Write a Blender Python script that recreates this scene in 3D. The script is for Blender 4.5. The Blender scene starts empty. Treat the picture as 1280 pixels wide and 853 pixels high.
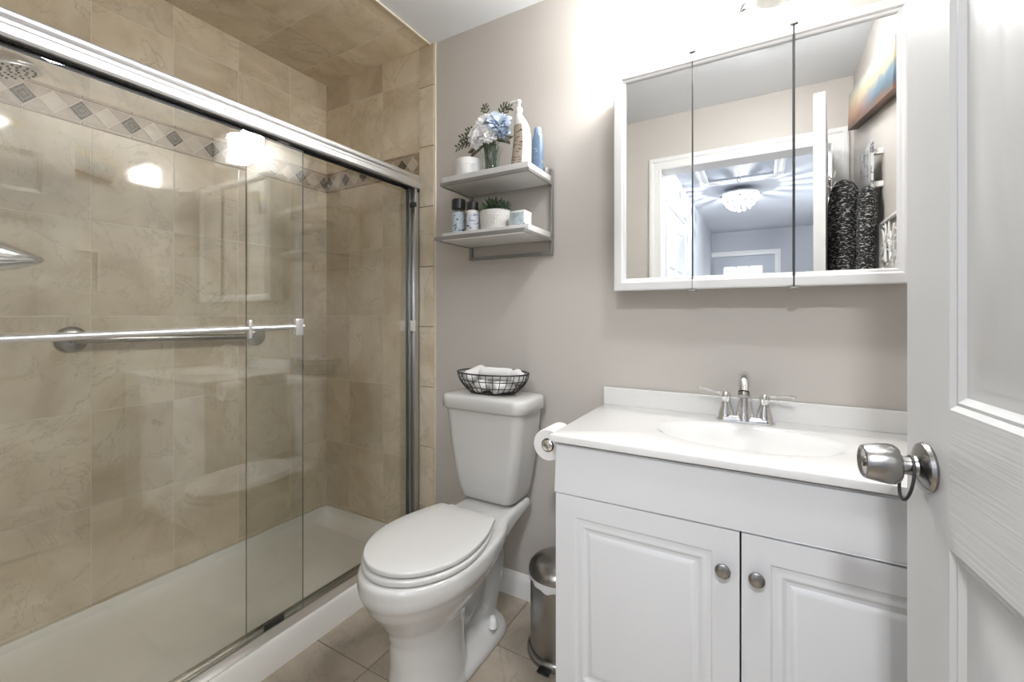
import bpy, bmesh, math, random
from mathutils import Vector, Matrix
random.seed(7)
SC = bpy.context.scene
COL = SC.collection
PI = math.pi
R = math.radians

# ------------------------------------------------------------------ camera, world, exposure
CH = 1.15
cam = bpy.data.cameras.new('camera'); camo = bpy.data.objects.new('camera', cam); COL.objects.link(camo)
cam.sensor_width = 36; cam.lens = 545.6 / 1280 * 36; cam.shift_y = -32.5 / 1280; cam.clip_start = 0.01
camo.location = (0, 0, CH); camo.rotation_euler = (R(90), 0, R(29.7))
SC.camera = camo
w = bpy.data.worlds.new('world'); SC.world = w; w.use_nodes = True
w.node_tree.nodes['Background'].inputs[0].default_value = (0.8, 0.87, 1, 1)
w.node_tree.nodes['Background'].inputs[1].default_value = 0.3
vs = SC.view_settings
vs.view_transform = 'Standard'; vs.look = 'None'; vs.gamma = 1; vs.use_curve_mapping = False
vs.exposure = 0.38
SC.cycles.max_bounces = 14; SC.cycles.diffuse_bounces = 7; SC.cycles.glossy_bounces = 7
SC.cycles.transparent_max_bounces = 24; SC.cycles.transmission_bounces = 8
SC.cycles.sample_clamp_indirect = 6; SC.cycles.caustics_reflective = False; SC.cycles.caustics_refractive = False
SC.cycles.use_denoising = True
SHADE_E = 64.0        # vanity lamp shades
HALL_W = 30.0         # hall chandelier bulb
HALL_FILL = 8.0       # fill light at an added, unseen side window of the hall
HALL_E = 290.0         # added fill lamp, out of view on the hall ceiling outside the doorway
ROOM_E = 66.0         # added fill dome, out of view on the bathroom ceiling

# room constants
YB, YN = 1.567, 0.06          # back wall, doorway wall (inner face)
XL, XR = -2.06, 0.42          # shower side wall, right wall
ZC = 2.40
XS = -1.30                    # end of tile on the back wall

# ------------------------------------------------------------------ object helpers
ORG = {}
def props(o, label=None, cat=None, group=None, kind=None):
    if label: o['label'] = label
    if cat: o['category'] = cat
    if group: o['group'] = group
    if kind: o['kind'] = kind
    return o
def thing(name, loc, label, cat, group=None, kind=None, rz=0):
    o = bpy.data.objects.new(name, None); COL.objects.link(o)
    o.location = loc; o.rotation_euler = (0, 0, rz); o.empty_display_size = .05
    ORG[o.name] = Vector(loc) if not rz else Vector((0, 0, 0))
    return props(o, label, cat, group, kind)
def obj(name, bm, mats, parent=None, label=None, cat=None, group=None, kind=None, smooth=40, sub=0, recalc=True):
    """link a bmesh (world coordinates; local to a rotated thing) as one mesh object"""
    if recalc: bmesh.ops.recalc_face_normals(bm, faces=bm.faces[:])
    if parent is not None:
        org = ORG[parent.name]
    else:
        vs_ = [v.co for v in bm.verts]
        mn = Vector([min(c[i] for c in vs_) for i in range(3)]); mx = Vector([max(c[i] for c in vs_) for i in range(3)])
        org = Vector(((mn.x + mx.x) / 2, (mn.y + mx.y) / 2, mn.z))
        if kind == 'structure': org = Vector((0, 0, 0))
    if org.length: bmesh.ops.translate(bm, verts=bm.verts[:], vec=-org)
    me = bpy.data.meshes.new(name); bm.to_mesh(me); bm.free()
    for m in (mats if isinstance(mats, (list, tuple)) else [mats]): me.materials.append(m)
    if smooth:
        me.polygons.foreach_set('use_smooth', [True] * len(me.polygons))
        me.set_sharp_from_angle(angle=R(smooth))
    o = bpy.data.objects.new(name, me); COL.objects.link(o)
    if parent is not None: o.parent = parent
    else: o.location = org
    ORG[o.name] = org
    if sub:
        md = o.modifiers.new('sub', 'SUBSURF'); md.levels = sub; md.render_levels = sub
    return props(o, label, cat, group, kind)

# ------------------------------------------------------------------ shape helpers
def box(bm, x0, x1, y0, y1, z0, z1, bev=0, seg=2, mi=0):
    r = bmesh.ops.create_cube(bm, size=1)
    vs_ = r['verts']
    for v in vs_:
        v.co = Vector((x0 + (v.co.x + .5) * (x1 - x0), y0 + (v.co.y + .5) * (y1 - y0), z0 + (v.co.z + .5) * (z1 - z0)))
    fs = set(f for v in vs_ for f in v.link_faces)
    for f in fs: f.material_index = mi
    if bev:
        es = list(set(e for v in vs_ for e in v.link_edges))
        r = bmesh.ops.bevel(bm, geom=es, offset=bev, segments=seg, affect='EDGES', profile=.6)
        for f in r['faces']: f.material_index = mi
def bx(*a, **k):
    bm = bmesh.new(); box(bm, *a, **k); return bm
def loft(bm, rings, cap0=True, cap1=True, closed=True, mi=0):
    """rings: lists of points (same count)"""
    vr = [[bm.verts.new(p) for p in r] for r in rings]
    n = len(vr[0])
    for a, b in zip(vr, vr[1:]):
        for i in range(n if closed else n - 1):
            j = (i + 1) % n
            f = bm.faces.new((a[i], a[j], b[j], b[i])); f.material_index = mi
    if cap0: bm.faces.new(vr[0][::-1]).material_index = mi
    if cap1: bm.faces.new(vr[-1]).material_index = mi
    return vr
def lathe(bm, prof, c=(0, 0, 0), axis='Z', n=32, sx=1, sy=1, cap0=True, cap1=True, mi=0, mat=None):
    rings = []
    for r, h in prof:
        ring = []
        for i in range(n):
            a = 2 * PI * i / n
            p = Vector((max(r, 1e-4) * math.cos(a) * sx, max(r, 1e-4) * math.sin(a) * sy, h))
            if axis == 'Y': p = Vector((p.x, p.z, p.y))
            elif axis == 'X': p = Vector((p.z, p.x, p.y))
            if mat: p = mat @ p
            ring.append(p + Vector(c))
        rings.append(ring)
    loft(bm, rings, cap0, cap1, mi=mi)
def tube(bm, pts, r, n=10, closed=False, mi=0, flat=1.0, up=None):
    """sweep a circle along points; r may be a list; flat squashes along the frame's second axis"""
    pts = [Vector(p) for p in pts]; m = len(pts)
    rs = r if isinstance(r, (list, tuple)) else [r] * m
    ref = Vector(up) if up else Vector((0, 0, 1))
    prev = None; rings = []
    for i, p in enumerate(pts):
        if closed: t = pts[(i + 1) % m] - pts[i - 1]
        else: t = pts[min(i + 1, m - 1)] - pts[max(i - 1, 0)]
        t = t.normalized()
        if prev is None:
            a = ref if abs(t.dot(ref)) < .95 else Vector((1, 0, 0))
            u = (a - t * a.dot(t)).normalized()
        else:
            u = (prev - t * prev.dot(t)).normalized()
        prev = u; v = t.cross(u)
        rings.append([p + (u * math.cos(2 * PI * k / n) * flat + v * math.sin(2 * PI * k / n)) * rs[i] for k in range(n)])
    if closed:
        rings.append(rings[0]); loft(bm, rings, False, False, mi=mi)
        bmesh.ops.remove_doubles(bm, verts=bm.verts[:], dist=1e-6)
    else: loft(bm, rings, mi=mi)
def bez(p0, p1, p2, p3, n=12):
    p0, p1, p2, p3 = map(Vector, (p0, p1, p2, p3)); o = []
    for i in range(n + 1):
        t = i / n; o.append(p0 * (1 - t)**3 + p1 * 3 * t * (1 - t)**2 + p2 * 3 * t * t * (1 - t) + p3 * t**3)
    return o
def smoothpath(pts, n=8):
    """Catmull-Rom"""
    P = [Vector(p) for p in pts]; P = [P[0]] + P + [P[-1]]; out = []
    for i in range(1, len(P) - 2):
        for k in range(n):
            t = k / n
            out.append(.5 * ((2 * P[i]) + (-P[i-1] + P[i+1]) * t + (2*P[i-1] - 5*P[i] + 4*P[i+1] - P[i+2]) * t*t + (-P[i-1] + 3*P[i] - 3*P[i+1] + P[i+2]) * t**3))
    out.append(P[-2]); return out
def quad(bm, pts, mi=0):
    f = bm.faces.new([bm.verts.new(p) for p in pts]); f.material_index = mi; return f
def rrect(x0, x1, y0, y1, r, n=5):
    r = min(r, (x1 - x0) / 2 - 1e-4, (y1 - y0) / 2 - 1e-4); o = []
    for cx, cy, a0 in ((x1 - r, y1 - r, 0), (x0 + r, y1 - r, PI/2), (x0 + r, y0 + r, PI), (x1 - r, y0 + r, 1.5*PI)):
        for k in range(n + 1):
            a = a0 + PI / 2 * k / n; o.append((cx + r * math.cos(a), cy + r * math.sin(a)))
    return o
def rings_rect(bm, rects, cap_last=True, mi=0, T=None):
    """nested rectangles (a0,a1,b0,b1,depth) joined by quads; T maps (a,b,d) to a point"""
    T = T or (lambda a, b, d: (a, d, b)); prev = None
    for a0, a1, b0, b1, d in rects:
        cur = [bm.verts.new(T(a, b, d)) for a, b in ((a0, b0), (a1, b0), (a1, b1), (a0, b1))]
        if prev:
            for i in range(4):
                f = bm.faces.new((prev[i], prev[(i+1) % 4], cur[(i+1) % 4], cur[i])); f.material_index = mi
        prev = cur
    if cap_last: bm.faces.new(prev).material_index = mi
def panel_slab(bm, W, z0, z1, TH, panels, prof, both=True, mi_fn=None):
    """door leaf local: a in 0..W along x, b = z, faces at y=0 (front, -y) and y=TH; panels=(a0,a1,b0,b1)"""
    ac = sorted(set([0, W] + [p[0] for p in panels] + [p[1] for p in panels]))
    bc = sorted(set([z0, z1] + [p[2] for p in panels] + [p[3] for p in panels]))
    for side in ((0, 1) if both else (0,)):
        T = (lambda a, b, d: (a, d, b)) if side == 0 else (lambda a, b, d: (a, TH - d, b))
        for i in range(len(ac) - 1):
            for j in range(len(bc) - 1):
                am, bmid = (ac[i] + ac[i+1]) / 2, (bc[j] + bc[j+1]) / 2
                if any(p[0] < am < p[1] and p[2] < bmid < p[3] for p in panels): continue
                quad(bm, [T(a, b, 0) for a, b in ((ac[i], bc[j]), (ac[i+1], bc[j]), (ac[i+1], bc[j+1]), (ac[i], bc[j+1]))], mi_fn(am, bmid) if mi_fn else 0)
        for p in panels:
            rings_rect(bm, [(p[0] + o, p[1] - o, p[2] + o, p[3] - o, d) for o, d in prof], T=T)
    if not both:
        quad(bm, [(0, TH, z0), (W, TH, z0), (W, TH, z1), (0, TH, z1)])
    for a in (0, W): quad(bm, [(a, 0, z0), (a, TH, z0), (a, TH, z1), (a, 0, z1)])
    for b in (z0, z1): quad(bm, [(0, 0, b), (W, 0, b), (W, TH, b), (0, TH, b)])
    bmesh.ops.remove_doubles(bm, verts=bm.verts[:], dist=1e-5)

# ------------------------------------------------------------------ materials
def mat(name, col=(.8, .8, .8), rough=.5, metal=0, **k):
    m = bpy.data.materials.new(name); m.use_nodes = True
    b = m.node_tree.nodes['Principled BSDF']
    b.inputs['Base Color'].default_value = (*col, 1); b.inputs['Roughness'].default_value = rough
    b.inputs['Metallic'].default_value = metal
    for kk, v in k.items(): b.inputs[kk.replace('_', ' ')].default_value = v
    return m
def nd(m, t, **k):
    n = m.node_tree.nodes.new(t)
    for kk, v in k.items(): setattr(n, kk, v)
    return n
def lk(m, a, b): m.node_tree.links.new(a, b)
def bsdf(m): return m.node_tree.nodes['Principled BSDF']
def coord(m, scale=(1, 1, 1), out='Object', rot=(0, 0, 0)):
    t = nd(m, 'ShaderNodeTexCoord'); mp = nd(m, 'ShaderNodeMapping')
    mp.inputs['Scale'].default_value = scale; mp.inputs['Rotation'].default_value = rot
    lk(m, t.outputs[out], mp.inputs[0]); return mp.outputs[0]
def noise(m, vec, scale, detail=3, rough=.55, dist=0):
    n = nd(m, 'ShaderNodeTexNoise'); n.inputs['Scale'].default_value = scale; n.inputs['Detail'].default_value = detail
    n.inputs['Roughness'].default_value = rough; n.inputs['Distortion'].default_value = dist
    lk(m, vec, n.inputs['Vector']); return n.outputs['Fac']
def ramp(m, fac, stops, interp='LINEAR'):
    r = nd(m, 'ShaderNodeValToRGB'); r.color_ramp.interpolation = interp
    el = r.color_ramp.elements
    while len(el) < len(stops): el.new(.5)
    for e, (p, c) in zip(el, stops): e.position = p; e.color = (*c, 1)
    lk(m, fac, r.inputs[0]); return r.outputs[0]
def bump(m, h, strength=.2, dist=.002):
    b = nd(m, 'ShaderNodeBump'); b.inputs['Strength'].default_value = strength; b.inputs['Distance'].default_value = dist
    lk(m, h, b.inputs['Height']); lk(m, b.outputs[0], bsdf(m).inputs['Normal'])
def noisy(name, col, var=.06, scale=6, rough=.5, bscale=60, bstr=.05, metal=0, **k):
    m = mat(name, col, rough, metal, **k); v = coord(m)
    c = ramp(m, noise(m, v, scale, 4), [(.3, tuple(x * (1 - var) for x in col)), (.7, tuple(min(1, x * (1 + var)) for x in col))])
    lk(m, c, bsdf(m).inputs['Base Color'])
    if bstr: bump(m, noise(m, v, bscale, 3), bstr, .001)
    return m
M = {}
M['paint'] = noisy('greige_paint', (.53, .497, .462), .012, 2, .55, 220, .06)
M['ceil'] = noisy('ceiling_paint', (.74, .76, .79), .01, 2, .8, 150, .05)
M['hallpaint'] = noisy('hall_paint', (.50, .52, .56), .02, 1.5, .6, 150, .05)
M['hallceil'] = noisy('hall_ceiling_paint', (.60, .63, .69), .02, 1.5, .8, 150, .05)
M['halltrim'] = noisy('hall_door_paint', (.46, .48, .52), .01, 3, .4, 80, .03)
M['trim'] = noisy('white_trim_paint', (.80, .80, .79), .01, 3, .32, 80, .03)
M['china'] = noisy('glazed_china', (.58, .575, .56), .006, 3, .10, 10, 0, Coat_Weight=.5, Coat_Roughness=.04)
M['seat'] = noisy('toilet_seat_plastic', (.60, .595, .58), .006, 3, .2, 10, 0)
M['cab'] = noisy('white_cabinet_thermofoil', (.75, .76, .775), .008, 2, .34, 200, .03)
M['counter'] = noisy('cultured_marble_white', (.74, .735, .72), .008, 4, .14, 20, 0, Coat_Weight=.3)
M['mframe'] = noisy('mirror_frame_white', (.74, .74, .74), .006, 3, .35, 100, .02)
M['acryl'] = noisy('acrylic_pan', (.87, .855, .82), .02, 2, .25, 300, .08)
M['chrome'] = noisy('chrome', (.86, .86, .87), .01, 3, .09, 10, 0, 1)
M['alu'] = noisy('bright_aluminium', (.84, .84, .85), .015, 8, .34, 300, .03, 1)
M['nickel'] = noisy('brushed_nickel', (.37, .36, .35), .03, 40, .24, 300, .08, 1)
M['steel'] = noisy('stainless_steel', (.36, .35, .335), .03, 30, .26, 250, .05, 1)
M['shelfmetal'] = noisy('satin_grey_metal', (.27, .265, .255), .04, 20, .42, 200, .05, .5)
M['jamb'] = noisy('side_jamb_aluminium', (.62, .62, .63), .02, 10, .3, 250, .05, 1)
M['track'] = noisy('track_aluminium', (.74, .72, .69), .02, 10, .2, 250, .05, 1)
M['black'] = noisy('black_plastic', (.012, .012, .014), .1, 10, .4, 60, .05)
M['darkseam'] = noisy('dark_seam', (.03, .03, .032), .1, 10, .5, 60, 0)
M['wire'] = noisy('black_wire', (.015, .014, .014), .1, 10, .45, 60, .05)
M['white'] = noisy('white_plastic', (.80, .80, .79), .01, 5, .35, 40, .02)
M['shelfboard'] = noisy('white_shelf_board', (.66, .655, .65), .02, 6, .4, 90, .04)
M['rubber'] = noisy('dark_rubber', (.02, .02, .022), .1, 10, .6, 60, .05)
M['grout'] = noisy('grout', (.70, .63, .52), .06, 30, .8, 200, .2)
M['floorgrout'] = noisy('floor_grout', (.22, .185, .145), .06, 30, .85, 200, .2)

# glazed stone-look tile: each tile reads its own patch of marble through the "rnd" attribute
def tile_mat(name, base, light, dark, rough=.12, vein=.5, sc=4.2):
    m = mat(name, base, rough, 0)
    at = nd(m, 'ShaderNodeAttribute'); at.attribute_name = 'rnd'
    v = coord(m)
    sc3 = nd(m, 'ShaderNodeVectorMath', operation='SCALE'); lk(m, at.outputs['Fac'], sc3.inputs['Scale'])
    sc3.inputs[0].default_value = (37.0, 53.0, 71.0)
    ad = nd(m, 'ShaderNodeVectorMath', operation='ADD'); lk(m, v, ad.inputs[0]); lk(m, sc3.outputs[0], ad.inputs[1])
    vec = ad.outputs[0]
    c1 = ramp(m, noise(m, vec, sc, 6, .6, .6), [(.28, dark), (.5, base), (.75, light)])
    n2 = noise(m, vec, sc * .8, 8, .65, 1.2)
    s = nd(m, 'ShaderNodeMath', operation='SUBTRACT'); s.inputs[1].default_value = .5; lk(m, n2, s.inputs[0])
    a = nd(m, 'ShaderNodeMath', operation='ABSOLUTE'); lk(m, s.outputs[0], a.inputs[0])
    vm = ramp(m, a.outputs[0], [(0, (vein,) * 3), (.012, (0, 0, 0))])
    mx = nd(m, 'ShaderNodeMix', data_type='RGBA'); lk(m, vm, mx.inputs['Factor']); lk(m, c1, mx.inputs['A'])
    mx.inputs['B'].default_value = (*[x * .72 for x in base], 1)
    mr = nd(m, 'ShaderNodeMapRange'); mr.inputs['To Min'].default_value = .93; mr.inputs['To Max'].default_value = 1.05
    wn = nd(m, 'ShaderNodeTexWhiteNoise', noise_dimensions='1D'); lk(m, at.outputs['Fac'], wn.inputs['W']); lk(m, wn.outputs[0], mr.inputs[0])
    ml = nd(m, 'ShaderNodeVectorMath', operation='SCALE'); lk(m, mx.outputs['Result'], ml.inputs[0]); lk(m, mr.outputs[0], ml.inputs['Scale'])
    lk(m, ml.outputs[0], bsdf(m).inputs['Base Color'])
    bump(m, noise(m, vec, 5, 2), .03, .0015)
    return m
M['tile'] = tile_mat('beige_wall_tile', (.66, .57, .435), (.78, .71, .585), (.53, .435, .31), .065, .75)
M['floortile'] = tile_mat('beige_floor_tile', (.40, .345, .275), (.52, .46, .38), (.29, .24, .185), .3, .6, 3.4)
M['accbase'] = tile_mat('accent_tile_tan', (.40, .32, .235), (.5, .42, .33), (.33, .26, .19), .3, .3, 14)
M['acclight'] = tile_mat('accent_tile_cream', (.55, .48, .385), (.66, .6, .5), (.44, .37, .28), .3, .5, 18)
M['liner'] = tile_mat('pencil_liner_tile', (.36, .27, .19), (.45, .36, .27), (.29, .21, .15), .3, .3, 14)
def medallion():
    m = mat('dark_medallion_tile', (.05, .045, .04), .75, 0)
    v = coord(m); wv = nd(m, 'ShaderNodeTexNoise'); wv.inputs['Scale'].default_value = 190; wv.inputs['Detail'].default_value = 1
    lk(m, v, wv.inputs['Vector'])
    c = ramp(m, wv.outputs['Fac'], [(.4, (.03, .025, .019)), (.6, (.12, .10, .075))]); lk(m, c, bsdf(m).inputs['Base Color'])
    bump(m, wv.outputs['Fac'], .5, .002)
    return m
M['medal'] = medallion()
M['medalring'] = noisy('medallion_raised_ring', (.19, .165, .13), .1, 60, .75, 200, .1, 0)

def glass_mat(name, tint, ior=1.5, boost=1.0, rough=0.0):
    m = bpy.data.materials.new(name); m.use_nodes = True; nt = m.node_tree; nt.nodes.clear()
    o = nd(m, 'ShaderNodeOutputMaterial'); mx = nd(m, 'ShaderNodeMixShader'); t = nd(m, 'ShaderNodeBsdfTransparent'); g = nd(m, 'ShaderNodeBsdfGlossy')
    t.inputs[0].default_value = (*tint, 1); g.inputs['Roughness'].default_value = rough; g.inputs[0].default_value = (1, 1, 1, 1)
    f = nd(m, 'ShaderNodeFresnel'); f.inputs[0].default_value = ior
    geo = nd(m, 'ShaderNodeNewGeometry')
    ml = nd(m, 'ShaderNodeMath', operation='MULTIPLY'); ml.inputs[1].default_value = boost; ml.use_clamp = True
    # back faces: same reflectance as the front (thin pane), avoiding total internal reflection
    l2 = nd(m, 'ShaderNodeMath', operation='MULTIPLY_ADD')
    inv = nd(m, 'ShaderNodeMath', operation='MULTIPLY_ADD'); inv.inputs[1].default_value = (1 / ior - ior); inv.inputs[2].default_value = ior
    lk(m, geo.outputs['Backfacing'], inv.inputs[0]); lk(m, inv.outputs[0], f.inputs[0])
    lk(m, f.outputs[0], ml.inputs[0]); lk(m, ml.outputs[0], mx.inputs[0]); lk(m, t.outputs[0], mx.inputs[1]); lk(m, g.outputs[0], mx.inputs[2])
    lk(m, mx.outputs[0], o.inputs[0]); return m
M['glass'] = glass_mat('shower_glass', (.984, .992, .982), 1.52, 1.6)
M['clear'] = glass_mat('clear_glass', (.93, .96, .96), 1.45, 1.0)
M['glassedge'] = mat('glass_edge_green', (.16, .22, .19), .15)
M['mirror'] = mat('mirror_silver', (.90, .91, .91), .0, 1)
def emis(name, col, s):
    m = bpy.data.materials.new(name); m.use_nodes = True; nt = m.node_tree; nt.nodes.clear()
    o = nd(m, 'ShaderNodeOutputMaterial'); e = nd(m, 'ShaderNodeEmission'); e.inputs[0].default_value = (*col, 1); e.inputs[1].default_value = s
    lk(m, e.outputs[0], o.inputs[0]); return m
M['shade'] = emis('lit_frosted_shade', (1, .985, .95), SHADE_E)
M['shadein'] = emis('lit_shade_inside', (1, .985, .95), 140.0)
M['crystal'] = emis('lit_crystal', (.95, .97, 1), 2.2)
M['daylight'] = emis('daylight_pane', (.93, .97, 1), 3.2)

def door_grain(name, sc, strength):
    m = mat(name, (.60, .605, .60), .33); v = coord(m, sc)
    bump(m, noise(m, v, 1, 3, .6, .6), strength, .0015); return m
M['doorv'] = door_grain('painted_door_upright_grain', (45, 45, 3.5), .16)
M['doorh'] = door_grain('painted_door_level_grain', (3.0, 60, 190), .28)
def cathedral():
    m = mat('painted_door_cathedral_grain', (.60, .605, .60), .33); v = coord(m, (7, 1, 1.0))
    wv = nd(m, 'ShaderNodeTexWave', wave_type='BANDS'); wv.bands_direction = 'X'; wv.inputs['Scale'].default_value = 1.8
    wv.inputs['Distortion'].default_value = 9; wv.inputs['Detail'].default_value = 2; wv.inputs['Detail Scale'].default_value = 1.0
    lk(m, v, wv.inputs['Vector']); bump(m, wv.outputs['Fac'], .22, .0015); return m
M['doorp'] = cathedral()

# ------------------------------------------------------------------ tiled surfaces
def tile_faces(bm, lay, us, vs_, P, gap=.0034, lift=.0007, mi=0):
    """raised bevelled tiles on a grid; P(u,v,d) -> point, d = height off the wall"""
    for i in range(len(us) - 1):
        for j in range(len(vs_) - 1):
            u0, u1, v0, v1 = us[i], us[i+1], vs_[j], vs_[j+1]
            if u1 - u0 < .004 or v1 - v0 < .004: continue
            rnd = random.random(); g = gap / 2; prev = None
            for o, d in ((g, 0), (g, lift * .5), (g + .0010, lift)):
                cur = [bm.verts.new(P(a, b, d)) for a, b in ((u0+o, v0+o), (u1-o, v0+o), (u1-o, v1-o), (u0+o, v1-o))]
                if prev:
                    for k in range(4):
                        f = bm.faces.new((prev[k], prev[(k+1) % 4], cur[(k+1) % 4], cur[k])); f.material_index = mi; f[lay] = rnd
                prev = cur
            f = bm.faces.new(prev); f.material_index = mi; f[lay] = rnd
def grid_cuts(lo, hi, off, pitch):
    k = math.ceil((lo - off) / pitch + 1e-6); o = [lo]
    while off + k * pitch < hi - 1e-6: o.append(off + k * pitch); k += 1
    return o + [hi]
ZR = [.115, .1305, .469, .8075, 1.146, 1.4845, 1.812]
ZU = [1.918, 2.2565, ZC]
def band(bm, lay, u0, u1, uc, pitch, P):
    zc = 1.8625; hd = .0305
    for z0, z1 in ((1.812, 1.824), (1.904, 1.918)):
        tile_faces(bm, lay, grid_cuts(u0, u1, uc, pitch), [z0, z1], P, .002, .004, 4)
    tile_faces(bm, lay, grid_cuts(u0, u1, uc, pitch / 2), [1.825, 1.903], P, .001, .0012, 2)
    def dia(c, hw, h, d, mi):
        pts = [(c - hw, zc), (c, zc - h), (c + hw, zc), (c, zc + h)]
        if c - hw < u0 or c + hw > u1:
            pts = [(min(max(a, u0 + .001), u1 - .001), b) for a, b in pts]
        f0 = [bm.verts.new(P(a, b, d - .001)) for a, b in pts]; f1 = [bm.verts.new(P(a, b, d)) for a, b in pts]
        rnd = random.random()
        for k in range(4):
            f = bm.faces.new((f0[k], f0[(k+1) % 4], f1[(k+1) % 4], f1[k])); f.material_index = mi; f[lay] = rnd
        f = bm.faces.new(f1); f.material_index = mi; f[lay] = rnd
    k = math.floor((u0 - uc) / (pitch / 2)) 
    while uc + k * pitch / 2 < u1 + .02:
        c = uc + k * pitch / 2
        if u0 - .02 < c < u1 + .02:
            if k % 2 == 0:
                dia(c, .0335, .0365, .0024, 1); dia(c, .031, hd + .003, .0042, 3)
                for s in (.72, .5, .28): dia(c, .031 * s, (hd + .003) * s, .0042 + (.9 - s) * .002, 5 if s in (.72, .28) else 3)
            else:
                dia(c, .036, .0375, .0022, 1); dia(c, .034, .035, .003, 6)
        k += 1
TM = [M['tile'], M['grout'], M['accbase'], M['medal'], M['liner'], M['medalring'], M['acclight']]
def tiled_wall(name, u0, u1, ucuts, P, back, bc, bp, extra=None, label=None):
    bm = bmesh.new(); lay = bm.faces.layers.float.new('rnd')
    box(bm, *back, mi=1)
    tile_faces(bm, lay, ucuts, ZR, P); tile_faces(bm, lay, ucuts, ZU, P)
    band(bm, lay, u0, u1, bc, bp, P)
    if extra: extra(bm, lay)
    return obj(name, bm, TM, kind='structure', smooth=0, recalc=False, label=label)
# side wall of the shower
tiled_wall('wall_left', YN, YB, grid_cuts(YN, YB, .604, .2505), lambda u, v, d: (XL + d, u, v), (XL - .1, XL, YN - .12, YB + .1, 0, ZC), .439, .139,
           label='beige tiled long shower wall with diamond accent band')
# back wall, tiled part (with a narrow bullnose column at its free edge)
def bull(bm, lay):
    tile_faces(bm, lay, [-1.390, XS], [.0, .262, .54, .818, 1.096, 1.374, 1.652, 1.93, 2.208, ZC], lambda u, v, d: (u, YB - d, v), .0028, .008)
    box(bm, XS, XS + .006, YB - .006, YB, 0, ZC, mi=1)
tiled_wall('wall_back_tiled', XL, -1.390, [XL, -1.876, -1.633, -1.390], lambda u, v, d: (u, YB - d, v), (XL, XS, YB, YB + .1, 0, ZC), -2.033 + .133 * 5, .133, bull,
           label='beige tiled end wall of the shower beside the toilet')
# near end wall of the shower
tiled_wall('wall_front_tiled', XL, -1.390, [XL, -1.876, -1.633, -1.390], lambda u, v, d: (u, YN + d, v), (XL, -1.36, YN - .12, YN, 0, ZC), -2.033, .133,
           label='beige tiled near end wall of the shower')
# shower ceiling tiles
bm = bmesh.new(); lay = bm.faces.layers.float.new('rnd')
box(bm, XL - .1, XS - .02, YN - .12, YB + .1, ZC, ZC + .1, mi=1)
tile_faces(bm, lay, [XL, -1.768, -1.396, -1.327], grid_cuts(YN, YB, 1.41, .2505), lambda u, v, d: (u, v, ZC - d))
box(bm, -1.327, -1.32, YN, YB, ZC - .007, ZC, mi=1)
obj('ceiling_shower', bm, TM, kind='structure', smooth=0, recalc=False, label='beige tiled ceiling over the shower')
obj('ceiling', bx(XS - .02, XR + .1, YN - .12, YB + .1, ZC, ZC + .1), M['ceil'], kind='structure', smooth=0, label='white bathroom ceiling')
# painted walls
obj('wall_back', bx(XS, XR + .1, YB, YB + .1, 0, ZC), M['paint'], kind='structure', smooth=0, label='greige painted wall behind toilet and vanity')
obj('wall_right', bx(XR, XR + .1, YN - .12, YB, 0, ZC), M['paint'], kind='structure', smooth=0, label='greige painted wall on the right')
bm = bmesh.new()
DX0, DX1, DZ = -.545, .325, 2.062
box(bm, -1.36, DX0 - .02, YN - .12, YN, 0, ZC); box(bm, DX1 + .02, XR, YN - .12, YN, 0, ZC); box(bm, DX0 - .02, DX1 + .02, YN - .12, YN, DZ + .02, ZC)
obj('wall_front', bm, M['paint'], kind='structure', smooth=0, label='greige painted wall around the doorway')
# floor
bm = bmesh.new(); lay = bm.faces.layers.float.new('rnd')
box(bm, XL - .1, XR + .1, YN - .12, YB + .1, -.1, -.002, mi=1)
tile_faces(bm, lay, grid_cuts(-1.42, XR, -.812, .298), grid_cuts(YN - .12, YB, 1.0, .2965), lambda u, v, d: (u, v, d - .002), .004, .002)
obj('floor', bm, [M['floortile'], M['floorgrout']], kind='structure', smooth=0, recalc=False, label='beige square floor tiles with dark grout')
# baseboards
def baseboard(name, a, b, lab):
    a = Vector(a); b = Vector(b); t = (b - a).normalized(); nrm = Vector((t.y, -t.x, 0))
    prof = [(0, 0), (.014, 0), (.014, .072), (.010, .082), (.006, .088), (.004, .094), (0, .096)]
    bm = bmesh.new(); loft(bm, [[p + nrm * d + Vector((0, 0, z)) for d, z in prof] for p in (a, b)])
    obj(name, bm, M['trim'], kind='structure', smooth=30, label=lab)
baseboard('baseboard_back', (XS + .006, YB, 0), (-.47, YB, 0), 'white baseboard behind the toilet')
baseboard('baseboard_right', (XR, 1.08, 0), (XR, YN + .02, 0), 'white baseboard on the right wall')
# door casing (bathroom side and hall side) and jamb
def casing(name, x0, x1, zt, y, s, wd=.075, lab=None, T=None, mt=None):
    """picture-frame casing on three sides; s = direction of relief"""
    prof = [(0, 0), (0, .010), (.006, .013), (.012, .011), (.045, .014), (.052, .019), (.068, .019), (wd, .014), (wd, 0)]
    bm = bmesh.new(); rings = []
    T = T or (lambda x, y, z: (x, y, z))
    for d, h in prof:
        rings.append([T(x0 - d, y + s * h, 0), T(x0 - d, y + s * h, zt + d), T(x1 + d, y + s * h, zt + d), T(x1 + d, y + s * h, 0)])
    loft(bm, rings, False, False, closed=False)
    return obj(name, bm, mt or M['trim'], kind='structure', smooth=25, label=lab)
casing('trim_1', DX0, DX1, DZ, YN, 1, lab='white casing around the bathroom doorway')
casing('trim_2', DX0, DX1, DZ, YN - .12, -1, lab='white casing on the hall side of the doorway')
bm = bmesh.new()
box(bm, DX0 - .02, DX0, YN - .12, YN, 0, DZ + .02); box(bm, DX1, DX1 + .02, YN - .12, YN, 0, DZ + .02); box(bm, DX0, DX1, YN - .12, YN, DZ, DZ + .02)
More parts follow.
